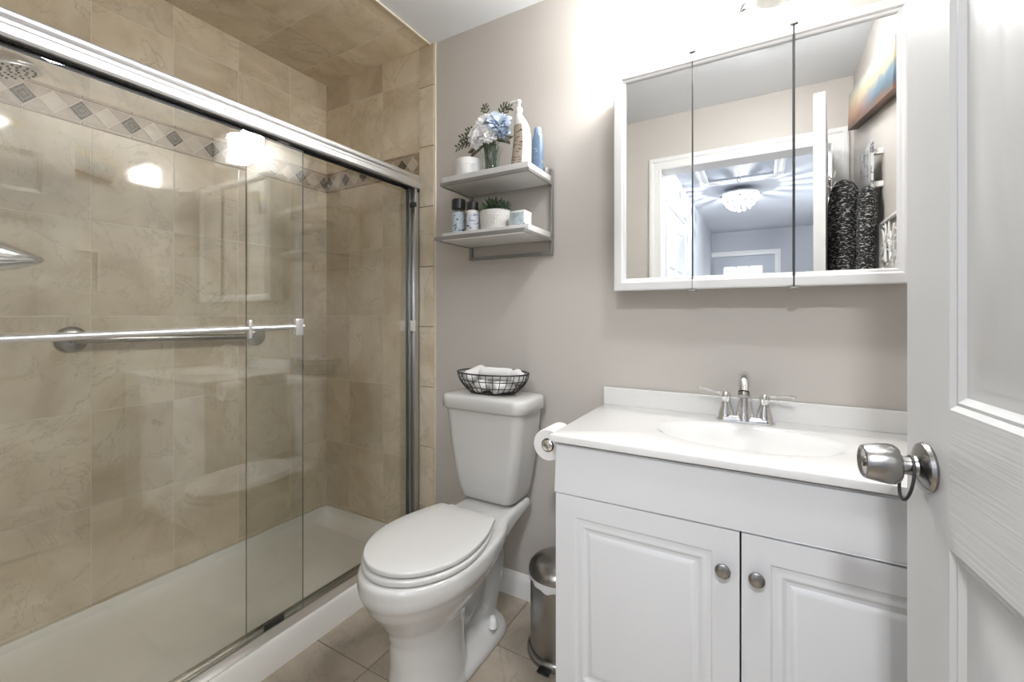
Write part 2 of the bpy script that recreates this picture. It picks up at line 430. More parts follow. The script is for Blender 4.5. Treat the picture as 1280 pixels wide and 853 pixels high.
obj('trim_3', bm, M['trim'], kind='structure', smooth=0, label='white door jamb lining')

# ------------------------------------------------------------------ bathroom door (open, right foreground)
dl = math.atan2(.12, .993)
L = .745
door = thing('door_1', (.1807, .8177, 0), 'white moulded panel bathroom door standing open at the right', 'door', kind='structure', rz=-(PI / 2 - dl))
# local: x runs from free edge to hinge, +y (local) away from camera side?  front face y=0 faces the camera side
P6 = []
for a0, a1 in ((.112, .327), (.418, .633)):
    P6 += [(a0, a1, .22, .873), (a0, a1, 1.038, 1.62), (a0, a1, 1.735, 1.93)]
prof = [(0, 0), (.006, .004), (.010, .0035), (.017, .0085), (.024, .009), (.032, .009), (.055, .003)]
bm = bmesh.new()
panel_slab(bm, L, .012, 2.03, .04, P6, prof, True, lambda a, b: 1 if (.112 < a < .633 and (b < .22 or .873 < b < 1.038 or 1.62 < b < 1.735 or b > 1.93)) else 0)
for f in bm.faces:
    c = f.calc_center_median()
    for p in P6:
        if p[0] + .05 < c.x < p[1] - .05 and p[2] + .05 < c.z < p[3] - .05 and abs(f.normal.y) > .5 or (p[0] + .05 < c.x < p[1] - .05 and p[2] + .05 < c.z < p[3] - .05): f.material_index = 2
leaf = obj('door_leaf', bm, [M['doorv'], M['doorh'], M['doorp']], door, smooth=20)
def knobset(parent, x, z, side, nm='door_knob'):
    y0 = 0 if side < 0 else .04
    bm = bmesh.new()
    rose = [(0, 0), (.031, 0), (.032, .003), (.030, .007), (.024, .010), (.014, .013), (.0115, .02), (.0115, .030)]
    kn = [(.0115, .028), (.017, .030), (.0225, .0315), (.0252, .035), (.0262, .041), (.0250, .052), (.0228, .0645), (.0212, .0685), (.0195, .0695), (.0185, .069), (.0165, .0672), (0, .0672)]
    k = obj(nm, _lat(rose + kn[1:], x, y0, z, side), M['nickel'], parent, smooth=35)
    bm = bmesh.new(); lathe(bm, [(0, .0665), (.0065, .0665), (.0065, .0695), (.0045, .0705), (0, .0705)], (0, 0, 0), 'Y', 20, mat=Matrix.Scale(1, 4))
    for v in bm.verts: v.co = Vector((x + v.co.x, y0 + side * v.co.y, z + v.co.z))
    obj('lock_button', bm, M['nickel'], k)
    bm = bmesh.new(); box(bm, x - .0008, x + .0008, y0 + side * .0712, y0 + side * .0700, z - .004, z + .004)
    obj('key_slot', bm, M['darkseam'], k, smooth=0)
    return k
def _lat(prof_, x, y0, z, side):
    bm = bmesh.new(); lathe(bm, prof_, (0, 0, 0), 'Y', 40)
    for v in bm.verts: v.co = Vector((x + v.co.x, y0 + side * v.co.y, z + v.co.z))
    return bm
knobset(door, .0596, .952, -1); knobset(door, .0596, .952, 1)
bm = bmesh.new(); box(bm, -.0012, .0004, .010, .030, .922, .982, .0003); obj('latch_plate', bm, M['nickel'], door)
for hz in (.25, 1.05, 1.82):
    bm = bmesh.new(); lathe(bm, [(.007, hz - .045), (.007, hz + .045)], (L + .004, .046, 0), 'Z', 14); box(bm, L - .03, L + .004, .0395, .0425, hz - .045, hz + .045)
    obj('hinge', bm, M['nickel'], door)
D2W = Matrix.Translation((.1807, .8177, 0)) @ Matrix.Rotation(-(PI / 2 - dl), 4, 'Z')
# hair tie hanging on the knob neck
kc = Vector((.0596, -.0225, .952)); pts = []
for i in range(40):
    a = 2 * PI * i / 40
    pts.append(D2W @ (kc + Vector((.0185 * math.sin(a), .0045 * math.cos(a) + .001, -.0165 + .0285 * math.cos(a)))))
bm = bmesh.new(); tube(bm, pts, .0019, 8, True)
obj('hair_tie', bm, M['rubber'], None, 'dark elastic hair tie looped around the bathroom door knob', 'hair tie')

# ------------------------------------------------------------------ shower base
def shower_pan():
    bm = bmesh.new()
    x0, x1, y0, y1 = XL + .003, -1.362, YN + .003, YB - .003
    n = 6
    def ring(ix0, ix1, iy, z, r): return [(a, b, z) for a, b in rrect(x0 + ix0, x1 - ix1, y0 + iy, y1 - iy, r, n)]
    rings = [ring(0, 0, 0, 0, .004), ring(0, 0, 0, .092, .004), ring(.001, .003, .001, .0985, .004), ring(.002, .010, .001, .101, .004),
             ring(.004, .088, .002, .101, .006), ring(.008, .096, .006, .099, .012), ring(.014, .101, .012, .088, .02), ring(.035, .115, .03, .074, .04),
             ring(.09, .16, .08, .066, .07), ring(.2, .3, .5, .050, .05)]
    loft(bm, rings)
    # raised flange along the three walls
    for b in ((x0, x0 + .012, y0, y1, .09, .120), (x0, -1.45, y0, y0 + .012, .09, .120), (x0, -1.45, y1 - .012, y1, .09, .120)):
        box(bm, *b, bev=.004)
    return bm
t = thing('shower_pan', (-1.7, .8, 0), 'white acrylic shower base with raised curb on the tiled floor', 'shower pan')
obj('basin', shower_pan(), M['acryl'], t, smooth=35)
bm = bmesh.new(); lathe(bm, [(0, .051), (.045, .051), (.05, .055), (.045, .057), (0, .057)], (-1.72, .22, 0), 'Z', 32); obj('drain', bm, M['nickel'], t)

# ------------------------------------------------------------------ shower enclosure frame
YJ0, YJ1 = YN + .002, YB - .009
t = thing('shower_door_frame', (-1.41, .8, .101), 'bright aluminium frame of the sliding shower doors', 'shower frame')
def prism_y(pts, y0, y1, n=1):
    bm = bmesh.new(); loft(bm, [[(x, y, z) for x, z in pts] for y in (y0, y1)]); return bm
hp = [(-1.445, 1.738), (-1.445, 1.800), (-1.441, 1.804), (-1.396, 1.804), (-1.388, 1.801), (-1.385, 1.795), (-1.385, 1.792), (-1.3862, 1.791), (-1.3862, 1.789), (-1.384, 1.788),
      (-1.3825, 1.782), (-1.3855, 1.776), (-1.3855, 1.769), (-1.382, 1.763), (-1.381, 1.745), (-1.384, 1.739), (-1.392, 1.738), (-1.392, 1.746), (-1.437, 1.746), (-1.437, 1.738)]
obj('header', prism_y(hp, YJ0, YJ1), M['alu'], t, smooth=25)
bm = bmesh.new(); box(bm, -1.4005, -1.392, YJ0 + .03, YJ1 - .03, 1.7355, 1.745); box(bm, -1.437, -1.430, YJ0 + .03, YJ1 - .03, 1.7355, 1.745); obj('gasket', bm, M['rubber'], t, smooth=0)
bm = bmesh.new(); box(bm, -1.4, -1.386, YJ1 - .016, YJ1 - .001, 1.722, 1.738, .001); obj('corner_block', bm, M['black'], t, smooth=0)
tp = [(-1.450, .101), (-1.450, .116), (-1.446, .116), (-1.446, .106), (-1.427, .105), (-1.427, .110), (-1.424, .110), (-1.424, .105), (-1.400, .105), (-1.400, .117), (-1.397, .119), (-1.392, .117), (-1.378, .107), (-1.373, .104), (-1.373, .101)]
obj('bottom_track', prism_y(tp, YJ0, YJ1), M['track'], t, smooth=25)
for ya, yb in ((YJ1 - .028, YJ1), (YJ0, YJ0 + .028)):
    bm = bmesh.new(); box(bm, -1.448, -1.388, ya if ya < 1 else yb - .004, yb if ya > 1 else ya + .004, .117, 1.738, .0006)
    for x in (-1.448, -1.4195, -1.391): box(bm, x, x + .003, ya, yb, .117, 1.738, .0006)
    obj('side_jamb', bm, M['jamb'], t, smooth=25)
bm = bmesh.new(); box(bm, -1.4165, -1.386, YJ1 - .036, YJ1 - .020, 1.650, 1.672, .001); obj('bumper', bm, M['black'], t, smooth=0)
bm = bmesh.new(); box(bm, -1.4165, -1.3875, YJ1 - .0285, YJ1 - .02, 1.075, 1.125, .001); obj('strike_clip', bm, M['alu'], t, smooth=0)
bm = bmesh.new(); loft(bm, [[(x, y, z) for x, y in rrect(-1.427, -1.4195, .845, .915, .003)] for z in (.1035, .128)]); obj('door_guide', bm, M['black'], t, smooth=0)
def glass_door(x, y0, y1, lab):
    t = thing('sliding_shower_door', (x, (y0 + y1) / 2, .112), lab, 'shower door', 'sliding shower doors')
    bm = bmesh.new(); box(bm, x - .003, x + .003, y0, y1, .112, 1.744)
    for f in bm.faces:
        f.material_index = 0 if abs(f.normal.x) > .5 or f.calc_center_median().x != x and abs(abs(f.calc_center_median().x - x) - .003) < 1e-5 else 1
    obj('glass_panel', bm, [M['glass'], M['glassedge']], t, smooth=0)
    for yy in (y0 + .05, y1 - .08):
        bm = bmesh.new(); lathe(bm, [(.012, -.004), (.012, .004)], (x + .000, yy + .01, 1.758), 'X', 16); box(bm, x - .0045, x + .0045, yy - .01, yy + .03, 1.735, 1.7455, .001)
        obj('roller', bm, M['white'], t)
    return t
dO = glass_door(-1.408, YJ0 + .03, .975, 'outer sliding glass shower door carrying the towel bar')
dI = glass_door(-1.436, .795, YJ1 - .004, 'inner sliding glass shower door behind the outer one next to the toilet')
XBAR, ZBAR = -1.362, 1.103
bm = bmesh.new(); tube(bm, [(XBAR, YJ0 + .07, ZBAR - .006), (XBAR, .945, ZBAR + .008)], .0088, 16); tb = obj('towel_bar', bm, M['alu'], dO)
for yy, wd in ((.925, .014), (.762, .0055), (.20, .014)):
    bm = bmesh.new(); zc = ZBAR + (yy - .6) * .02
    box(bm, XBAR - .004, XBAR + .010, yy - wd, yy + wd, zc - .028, zc + .028, .002); box(bm, -1.4045, XBAR, yy - .005, yy + .005, zc - .008, zc + .008)
    lathe(bm, [(.011, 0), (.011, .004)], (-1.4048, yy, zc), 'X', 18)
    obj('bracket', bm, M['alu'], tb)

# grab bar on the tiled side wall
t = thing('grab_bar', (XL + .003, .87, 1.06), 'stainless grab bar with round flanges on the long tiled shower wall', 'grab bar')
bm = bmesh.new(); xb = XL + .05
pts = [(XL + .006, .552, 1.066), (xb - .02, .552, 1.066)] + bez((xb - .012, .552, 1.066), (xb, .552, 1.066), (xb, .560, 1.066), (xb, .578, 1.0655), 6) + bez((xb, 1.155, 1.052), (xb, 1.175, 1.052), (xb, 1.183, 1.052), (xb - .012, 1.183, 1.052), 6) + [(xb - .02, 1.183, 1.052), (XL + .006, 1.183, 1.052)]
tube(bm, pts, .013, 16); obj('bar', bm, M['steel'], t)
for yy, zz in ((.552, 1.066), (1.183, 1.052)):
    bm = bmesh.new(); lathe(bm, [(.044, .003), (.044, .006), (.040, .010), (.024, .016), (.015, .018)], (XL, yy, zz), 'X', 32); obj('flange', bm, M['steel'], t)
# shower head
t = thing('showerhead', (-1.75, YN + .003, 1.93), 'round chrome rain shower head on the near end wall of the shower', 'shower head')
bm = bmesh.new(); pts = smoothpath([(-1.75, YN + .006, 1.935), (-1.75, YN + .10, 1.955), (-1.75, YN + .2, 1.93), (-1.75, .325, 1.875)], 8); tube(bm, pts, .010, 14); lathe(bm, [(.03, .003), (.03, .006), (.02, .016), (.011, .02)], (-1.75, YN, 1.935), 'Y', 28); obj('shower_arm', bm, M['chrome'], t)
ROT = Matrix.Rotation(R(14), 4, 'X')
bm = bmesh.new(); lathe(bm, [(.012, .075), (.018, .066), (.016, .055), (.028, .045), (.055, .030), (.072, .014), (.078, .004), (.077, 0), (.070, -.002)], (-1.75, .34, 1.805), 'Z', 40, mat=ROT); hd = obj('head', bm, M['chrome'], t)
bm = bmesh.new(); lathe(bm, [(0, -.0015), (.070, -.0015), (.070, -.0035), (0, -.0035)], (-1.75, .34, 1.805), 'Z', 40, mat=ROT); obj('spray_plate', bm, M['alu'], t)
bm = bmesh.new()
for rr, nn in ((.012, 5), (.026, 10), (.042, 14), (.058, 22)):
    for k in range(nn):
        a = 2 * PI * k / nn + rr * 30; lathe(bm, [(.0035, -.0034), (.0028, -.0065)], Vector((-1.75, .34, 1.805)) + ROT @ Vector((rr * math.cos(a), rr * math.sin(a), 0)), 'Z', 6)
o = obj('nozzles', bm, M['rubber'], hd, kind='stuff')
# shower valve with a long tapered lever
t = thing('shower_valve', (-1.75, YN + .003, 1.30), 'tapered polished chrome valve lever on the near end wall of the shower', 'shower valve')
bm = bmesh.new(); lathe(bm, [(.085, .003), (.085, .007), (.075, .013), (.05, .018)], (-1.75, YN, 1.30), 'Y', 40); obj('escutcheon', bm, M['chrome'], t)
bm = bmesh.new(); rg = []
for y, rz_, rx_, z in ((.075, .034, .034, 1.30), (.13, .036, .036, 1.30), (.2, .043, .04, 1.302), (.26, .050, .042, 1.305), (.305, .049, .04, 1.307), (.335, .042, .036, 1.307), (.365, .030, .028, 1.305), (.39, .019, .02, 1.304), (.408, .011, .013, 1.304), (.414, .004, .005, 1.304)):
    rg.append([(-1.75 + rx_ * math.cos(2 * PI * k / 28), y, z + rz_ * math.sin(2 * PI * k / 28)) for k in range(28)])
loft(bm, rg); obj('lever', bm, M['chrome'], t, smooth=60)

# ------------------------------------------------------------------ toilet
XT = -.90
def egg(yc, yf, yb, hw, z, n=48, ex=2.0, exb=2.4, cx=XT):
    o = []
    for i in range(n):
        a = 2 * PI * i / n; c, s = math.cos(a), math.sin(a); e = ex if s < 0 else exb
        x = hw * math.copysign(abs(c)**(2 / e), c); y = (yc - yf if s < 0 else yb - yc) * math.copysign(abs(s)**(2 / e), s)
        o.append((cx + x, yc + y, z))
    return o
t = thing('toilet', (XT, 1.2, 0), 'white two-piece elongated toilet standing between shower and vanity', 'toilet')
bm = bmesh.new()
# pedestal and bowl
S = [(0, 1.05, .905, 1.20, .108), (.02, 1.05, .902, 1.20, .110), (.04, 1.05, .912, 1.19, .102), (.12, 1.05, .918, 1.18, .095), (.20, 1.05, .914, 1.19, .094), (.245, 1.06, .898, 1.22, .104),
     (.285, 1.06, .872, 1.27, .130), (.325, 1.07, .842, 1.33, .154), (.355, 1.07, .828, 1.37, .167), (.364, 1.07, .822, 1.38, .174), (.38, 1.07, .818, 1.40, .177), (.412, 1.07, .818, 1.42, .177), (.420, 1.07, .821, 1.42, .174), (.424, 1.07, .828, 1.41, .167)]
loft(bm, [egg(yc, yf, yb, hw, z, exb=2.2) for z, yc, yf, yb, hw in S])
# deck behind the seat carrying the tank
rg = []
for y, hw, zb, zt in ((1.16, .145, .33, .419), (1.26, .140, .345, .424), (1.32, .124, .355, .431), (1.40, .114, .375, .438), (1.48, .110, .392, .439), (1.52, .106, .397, .439)):
    rg.append([(XT + .012 * max(0, (y - 1.3) / .2) + a, y, b) for a, b in rrect(-hw, hw, zb, zt, .02, 5)])
loft(bm, rg)
# trapway body and rear foot
pth = smoothpath([(XT, 1.10, .20), (XT, 1.20, .15), (XT, 1.30, .25), (XT, 1.36, .32), (XT, 1.40, .24), (XT, 1.365, .12), (XT, 1.33, .0)], 6)
tube(bm, pth, [.055] * 4 + [.058] * (len(pth) - 4), 20, up=(1, 0, 0))
tube(bm, smoothpath([(XT, 1.12, .28), (XT, 1.22, .30), (XT, 1.32, .33), (XT, 1.40, .345)], 5), .055, 20)
box(bm, XT - .03, XT + .03, 1.08, 1.36, .001, .36)
F = [(0, .105, 0), (.018, .106, 0), (.03, .100, .004), (.045, .086, .012), (.07, .062, .03), (.10, .05, .04)]
loft(bm, [[(XT + a, b, z) for a, b in rrect(-hw, hw, 1.04, 1.42 - i_, .09, 8)] for z, hw, i_ in F])
bw = obj('bowl', bm, M['china'], t, smooth=60)
md = bw.modifiers.new('fuse', 'REMESH'); md.mode = 'VOXEL'; md.voxel_size = .0052; md.use_smooth_shade = True
md = bw.modifiers.new('soft', 'SMOOTH'); md.factor = .5; md.iterations = 9
def slab_egg(bm, yc, yf, yb, hw, z0, z1, r, exb=3.2, crown=0):
    R_ = [egg(yc, yf + r * 1.0, yb - r, hw - r, z0, exb=exb), egg(yc, yf + r * .3, yb - r * .3, hw - r * .3, z0 + r * .3, exb=exb), egg(yc, yf, yb, hw, z0 + r, exb=exb),
          egg(yc, yf, yb, hw, z1 - r, exb=exb), egg(yc, yf + r * .3, yb - r * .3, hw - r * .3, z1 - r * .3, exb=exb), egg(yc, yf + r, yb - r, hw - r, z1, exb=exb)]
    for s in (.85, .6, .3): R_.append(egg(yc, yc - (yc - yf - r) * s, yc + (yb - r - yc) * s, (hw - r) * s, z1 + crown * (1 - s * s), exb=exb))
    loft(bm, R_)
# seat ring and lid: elliptical front, sides tapering back to a straight hinge edge
def seat_outline(yf, yb, hw, bw, z, yc=1.05, rc=.018):
    o = []
    for k in range(33):
        a = PI + PI * k / 32; o.append((XT + hw * math.cos(a), yc + (yc - yf) * math.sin(a), z))
    side = []
    for k in range(1, 9):
        q = k / 8 * (1 - rc / (yb - yc)); side.append((hw - (hw - bw) * q**1.9, yc + (yb - yc) * q))
    o += [(XT + a, b, z) for a, b in side]
    xb_ = side[-1][0]
    arc = [(xb_ - rc * (1 - math.cos(a)) , yb - rc + rc * math.sin(a)) for a in (PI/8, PI/4, 3*PI/8, PI/2)]
    o += [(XT + a, b, z) for a, b in arc] + [(XT - a, b, z) for a, b in arc[::-1]] + [(XT - a, b, z) for a, b in side[::-1]]
    return o
def seat_slab(yf, yb, hw, bw, z0, z1, r):
    bm = bmesh.new(); f = lambda d, z: seat_outline(yf + d, yb - d, hw - d, bw - d * .6, z)
    loft(bm, [f(r, z0), f(r * .3, z0 + r * .3), f(0, z0 + r), f(0, z1 - r), f(r * .3, z1 - r * .3), f(r, z1), f(.05, z1 + .0015), f(.1, z1 + .002)])
    return bm
obj('seat', seat_slab(.836, 1.250, .170, .118, .4255, .4435, .005), M['seat'], t, smooth=50)
obj('lid', seat_slab(.842, 1.262, .1665, .114, .448, .464, .004), M['seat'], t, smooth=50)
for sx in (-.075, .075):
    bm = bmesh.new(); box(bm, XT + sx - .018, XT + sx + .018, 1.255, 1.285, .426, .456, .006); obj('hinge', bm, M['seat'], t)
for sx in (-1, 1):
    bm = bmesh.new(); lathe(bm, [(.017, 0), (.016, .012), (.012, .03), (.007, .036), (0, .037)], (XT + sx * .084, 1.295, .058), 'Z', 20); obj('bolt_cap', bm, M['white'], t)
# tank
XK = -.908
bm = bmesh.new(); rg = []
for z, hw, yf, r in ((.441, .090, 1.40, .03), (.444, .108, 1.385, .035), (.456, .120, 1.374, .04), (.49, .129, 1.368, .04), (.55, .140, 1.362, .04), (.65, .157, 1.355, .04), (.793, .173, 1.350, .04)):
    rg.append([(XK + a, b, z) for a, b in rrect(-hw, hw, yf, 1.545, r, 7)])
loft(bm, rg); tank = obj('tank', bm, M['china'], t, smooth=60)
bm = bmesh.new(); rg = []
for z, g, r in ((.788, -.006, .04), (.790, .003, .045), (.798, .009, .045), (.832, .010, .048), (.841, .006, .048), (.845, -.004, .04), (.847, -.03, .03)):
    rg.append([(XK + a, b, z) for a, b in rrect(-.177 - g, .177 + g, 1.346 - g, 1.544 + min(g, .004), max(.02, r), 7)])
loft(bm, rg); obj('tank_lid', bm, M['china'], t, smooth=60)

# wire basket with rolled washcloths on the tank
bx0, by0, bz0 = XK + .002, 1.435, .848
bask = thing('wire_basket', (bx0, by0, bz0), 'oval black wire basket of rolled washcloths on the toilet tank', 'basket')
def oval(a, b, z, n=64): return [(bx0 + a * math.cos(2 * PI * i / n), by0 + b * math.sin(2 * PI * i / n), z) for i in range(n)]
def bsec(h):  # radius factors by height 0..1
    return .62 + .38 * math.sin(h * PI / 2)**.9
bm = bmesh.new(); tube(bm, oval(.152, .098, bz0 + .080), .0028, 8, True); obj('rim', bm, M['wire'], bask)
bm = bmesh.new()
for h in (.02, .33, .66): tube(bm, oval(.152 * bsec(h), .098 * bsec(h), bz0 + .002 + .078 * h), .0016, 6, True)
for k in range(32):
    a = 2 * PI * k / 32
    tube(bm, [(bx0 + .152 * bsec(h) * math.cos(a), by0 + .098 * bsec(h) * math.sin(a), bz0 + .002 + .078 * h) for h in (0, .15, .33, .5, .66, .83, 1)], .0015, 6)
for k in range(-4, 5):
    x = k * .019; yy = .098 * .62 * math.sqrt(max(0, 1 - (x / (.152 * .62))**2)); tube(bm, [(bx0 + x, by0 - yy, bz0 + .002), (bx0 + x, by0 + yy, bz0 + .002)], .0015, 6)
for k in range(-2, 3):
    y = k * .019; xx = .152 * .62 * math.sqrt(max(0, 1 - (y / (.098 * .62))**2)); tube(bm, [(bx0 - xx, by0 + y, bz0 + .002), (bx0 + xx, by0 + y, bz0 + .002)], .0015, 6)
obj('wire_mesh', bm, M['wire'], bask)
def terry():
    m = mat('white_terry', (.80, .79, .775), .95, 0, Sheen_Weight=.3); v = coord(m); bump(m, noise(m, v, 420, 2, .7), .9, .003); return m
M['terry'] = terry()
def rolled(name, c, rz, tilt, ln, rad, lab):
    bm = bmesh.new(); n = 72; th = rad * .25; turns = 2.9
    def sp(i, off, k):
        q = i / n; r = rad * (.12 + .86 * q) + off; a = 2 * PI * turns * q
        wob = 1 + .05 * math.sin(5 * a + k)
        return Vector((0, r * math.cos(a) * wob, r * math.sin(a) * wob))
    secs = []
    for s, sh in ((-.5, .78), (-.47, .93), (-.3, 1.03), (-.05, .97), (.2, 1.02), (.38, 1.0), (.47, .93), (.5, .78)):
        outer = [sp(i, th * .47, s * 5) * sh + Vector((s * ln, 0, 0)) for i in range(n + 1)]
        inner = [sp(i, -th * .47, s * 5) * sh + Vector((s * ln, 0, 0)) for i in range(n, -1, -1)]
        secs.append(outer + inner)
    vr = loft(bm, secs, False, False)
    N = n + 1
    for ring in (vr[0], vr[-1]):
        for i in range(n): bm.faces.new((ring[i], ring[i + 1], ring[2 * N - 2 - i], ring[2 * N - 1 - i]))
    mtx = Matrix.Translation(c) @ Matrix.Rotation(rz, 4, 'Z') @ Matrix.Rotation(tilt, 4, 'Y')
    bmesh.ops.transform(bm, matrix=mtx, verts=bm.verts[:])
    obj(name, bm, M['terry'], None, lab, 'washcloth', 'washcloths in the wire basket', smooth=50)
zb = bz0 + .004
rolled('rolled_washcloth', (bx0 - .088, by0 + .004, zb + .064), R(70), R(-14), .095, .026, 'white rolled washcloth at the left end of the wire basket')
rolled('rolled_washcloth', (bx0 + .018, by0 - .002, zb + .073), R(4), R(0), .135, .024, 'white rolled washcloth lying lengthwise on top in the basket')
rolled('rolled_washcloth', (bx0 + .108, by0 + .006, zb + .066), R(112), R(14), .085, .026, 'white rolled washcloth at the right end of the wire basket')
rolled('rolled_washcloth', (bx0 - .030, by0 - .014, zb + .026), R(80), R(0), .085, .0235, 'white rolled washcloth at the bottom left of the basket under the top roll')
rolled('rolled_washcloth', (bx0 + .052, by0 - .010, zb + .026), R(65), R(0), .09, .0235, 'white rolled washcloth at the bottom right of the basket under the top roll')

# ------------------------------------------------------------------ trash can
cx, cy = -.603, 1.378
t = thing('trash_can', (cx, cy, 0), 'small round stainless pedal bin beside the vanity', 'trash can')
bm = bmesh.new(); lathe(bm, [(.104, .001), (.106, .006), (.106, .020), (.101, .026), (.096, .028)], (cx, cy, 0), 'Z', 48); obj('base_ring', bm, M['steel'], t)
bm = bmesh.new(); lathe(bm, [(.096, .027), (.096, .272), (.093, .274)], (cx, cy, 0), 'Z', 48); obj('body', bm, M['steel'], t)
bm = bmesh.new(); rgs = []
for q, (rr, z) in enumerate(((.0985, .252), (.1000, .262), (.099, .274))):
    rgs.append([(cx + (rr + .0012 * math.sin(9 * a)) * math.cos(a), cy + (rr + .0012 * math.sin(9 * a)) * math.sin(a), z + (.005 * math.sin(5 * a) + .003 * math.sin(13 * a) if q == 0 else 0)) for a in [2 * PI * k / 96 for k in range(96)]])
loft(bm, rgs, False, False); obj('bin_liner', bm, noisy('thin_plastic_liner', (.75, .75, .76), .03, 30, .4, 90, .3), t)
bm = bmesh.new(); lathe(bm, [(.094, .270), (.101, .275), (.101, .288), (.098, .296), (.088, .308), (.066, .321), (.038, .328), (0, .330)], (cx, cy, 0), 'Z', 48); obj('lid', bm, M['steel'], t, smooth=50)
bm = bmesh.new(); box(bm, cx - .02, cx + .02, cy - .128, cy - .09, .008, .014, .002); obj('pedal', bm, M['black'], t)

# ------------------------------------------------------------------ vanity
VX0, VX1, VY, VZ = -.487, .409, 1.112, .806
t = thing('vanity_cabinet', (-.039, 1.33, 0), 'white two-door bathroom vanity cabinet under the sink top', 'cabinet')
bm = bmesh.new()
box(bm, VX0, VX0 + .016, VY, YB - .002, .001, VZ); box(bm, VX1 - .016, VX1, VY, YB - .002, .001, VZ); box(bm, VX0 + .016, VX1 - .016, VY + .06, VY + .075, .001, .10)
box(bm, VX0 + .016, VX1 - .016, VY, YB - .002, .10, .116); box(bm, VX0 + .016, VX1 - .016, VY, VY + .018, .66, VZ); box(bm, VX0 + .016, VX1 - .016, YB - .01, YB - .002, .116, VZ)
obj('body', bm, M['cab'], t, smooth=0)
def vdoor(x0, x1, z0, z1, pan=True):
    bm = bmesh.new(); wd = x1 - x0
    pr = [(0, 0), (.004, .003), (.010, .0035), (.016, .0015), (.022, .0015), (.030, .0055), (.036, .0055), (.045, .001), (.05, .0005)]
    if pan: panel_slab(bm, wd, z0, z1, .018, [(.055, wd - .055, z0 + .055, z1 - .055)], pr, False)
    else: panel_slab(bm, wd, z0, z1, .018, [], pr, False)
    es = [e for e in bm.edges if all(abs(v.co.y) < 1e-5 for v in e.verts) and (all(abs(v.co.x) < 1e-5 for v in e.verts) or all(abs(v.co.x - wd) < 1e-5 for v in e.verts) or all(abs(v.co.z - z0) < 1e-5 for v in e.verts) or all(abs(v.co.z - z1) < 1e-5 for v in e.verts))]
    bmesh.ops.bevel(bm, geom=es, offset=.004, segments=3, affect='EDGES')
    bmesh.ops.translate(bm, verts=bm.verts[:], vec=(x0, VY - .0185, 0)); return bm
obj('drawer_front', vdoor(VX0 + .001, VX1 - .001, .672, VZ - .006, False), M['cab'], t, smooth=25)
for a, b, kx in ((VX0 + .001, -.0415, -.074), (-.0375, VX1 - .001, -.008)):
    d = obj('cabinet_door', vdoor(a, b, .108, .666), M['cab'], t, smooth=25)
    bm = bmesh.new(); lathe(bm, [(.0065, 0), (.0055, -.010), (.010, -.013), (.0155, -.016), (.0165, -.019), (.0155, -.022), (.011, -.0245), (0, -.0255)], (kx, VY - .0185, .580), 'Y', 28); obj('knob', bm, M['nickel'], d)
# sink top with integral oval bowl
def sinktop():
    bm = bmesh.new()
    x0, x1, y0, y1, zt = -.499, .418, 1.078, YB - .003, .827
    cxs, cys = -.040, 1.318; n = 64
    ovals = []
    def ov(a, b, z, cy_=cys): return [(cxs + a * math.cos(2*PI*i/n), cy_ + b * math.sin(2*PI*i/n), z) for i in range(n)]
    outer = []
    for i in range(n):    # project directions to the rectangle
        c, s = math.cos(2*PI*i/n), math.sin(2*PI*i/n)
        tt = min(((x1 if c > 0 else x0) - cxs) / c if abs(c) > 1e-6 else 1e9, ((y1 if s > 0 else y0) - cys) / s if abs(s) > 1e-6 else 1e9)
        outer.append([cxs + c * tt, cys + s * tt])
    for cxr, cyr in ((x0, y0), (x1, y0), (x1, y1), (x0, y1)):
        k = min(range(n), key=lambda i: (outer[i][0] - cxr)**2 + (outer[i][1] - cyr)**2); outer[k] = [cxr, cyr]
    def ins(d, z): return [(min(max(p[0], x0 + d), x1 - d), min(max(p[1], y0 + d), y1), z) for p in outer]
    rings = [ins(.002, zt - .020), ins(0, zt - .018), ins(0, zt - .005), ins(.0015, zt - .0015), ins(.005, zt),
             ov(.232, .146, zt), ov(.226, .141, zt - .0006), ov(.218, .134, zt - .004), ov(.208, .126, zt - .012), ov(.190, .113, zt - .035), ov(.160, .095, zt - .07), ov(.11, .07, zt - .105), ov(.05, .035, zt - .122), ov(.022, .022, zt - .125)]
    loft(bm, rings, False, True)
    ring0 = [(p[0], p[1], zt - .0195) for p in rings[0]]
    return bm
t = thing('sink_top', (-.04, 1.32, .807), 'white moulded sink top with oval basin and backsplash on the vanity', 'sink')
obj('basin_top', sinktop(), M['counter'], t, smooth=30)
bm = bmesh.new(); box(bm, -.499, .418, YB - .020, YB - .003, .8265, .889, .003, 3); obj('backsplash', bm, M['counter'], t)
bm = bmesh.new(); lathe(bm, [(0, .7035), (.021, .7035), (.0225, .705), (.019, .708), (.0, .7085)], (-.04, 1.318, 0), 'Z', 28); obj('drain', bm, M['chrome'], t)
# faucet
fx, fy, fz = -.042, 1.497, .8275
t = thing('faucet', (fx, fy, fz), 'chrome two-handle centerset faucet behind the sink basin', 'faucet')
bm = bmesh.new(); rg = []
for z, g in ((0, 0), (.006, 0), (.012, -.002), (.018, -.006), (.020, -.011)):
    rg.append([(fx + a, fy + b, fz + z) for a, b in rrect(-.080 - g, .080 + g, -.026 - g, .026 + g, .026, 8)])
loft(bm, rg); obj('base_plate', bm, M['chrome'], t)
bm = bmesh.new()
sp = smoothpath([(fx, fy, fz + .015), (fx, fy - .002, fz + .06), (fx, fy - .006, fz + .10), (fx, fy - .022, fz + .132), (fx, fy - .052, fz + .142), (fx, fy - .085, fz + .130), (fx, fy - .105, fz + .104)], 7)
m_ = len(sp); tube(bm, sp, [.0245 - .0085 * min(1, i / 12) for i in range(m_)], 20); lathe(bm, [(.029, .006), (.027, .016), (.0235, .03)], (fx, fy, fz), 'Z', 28)
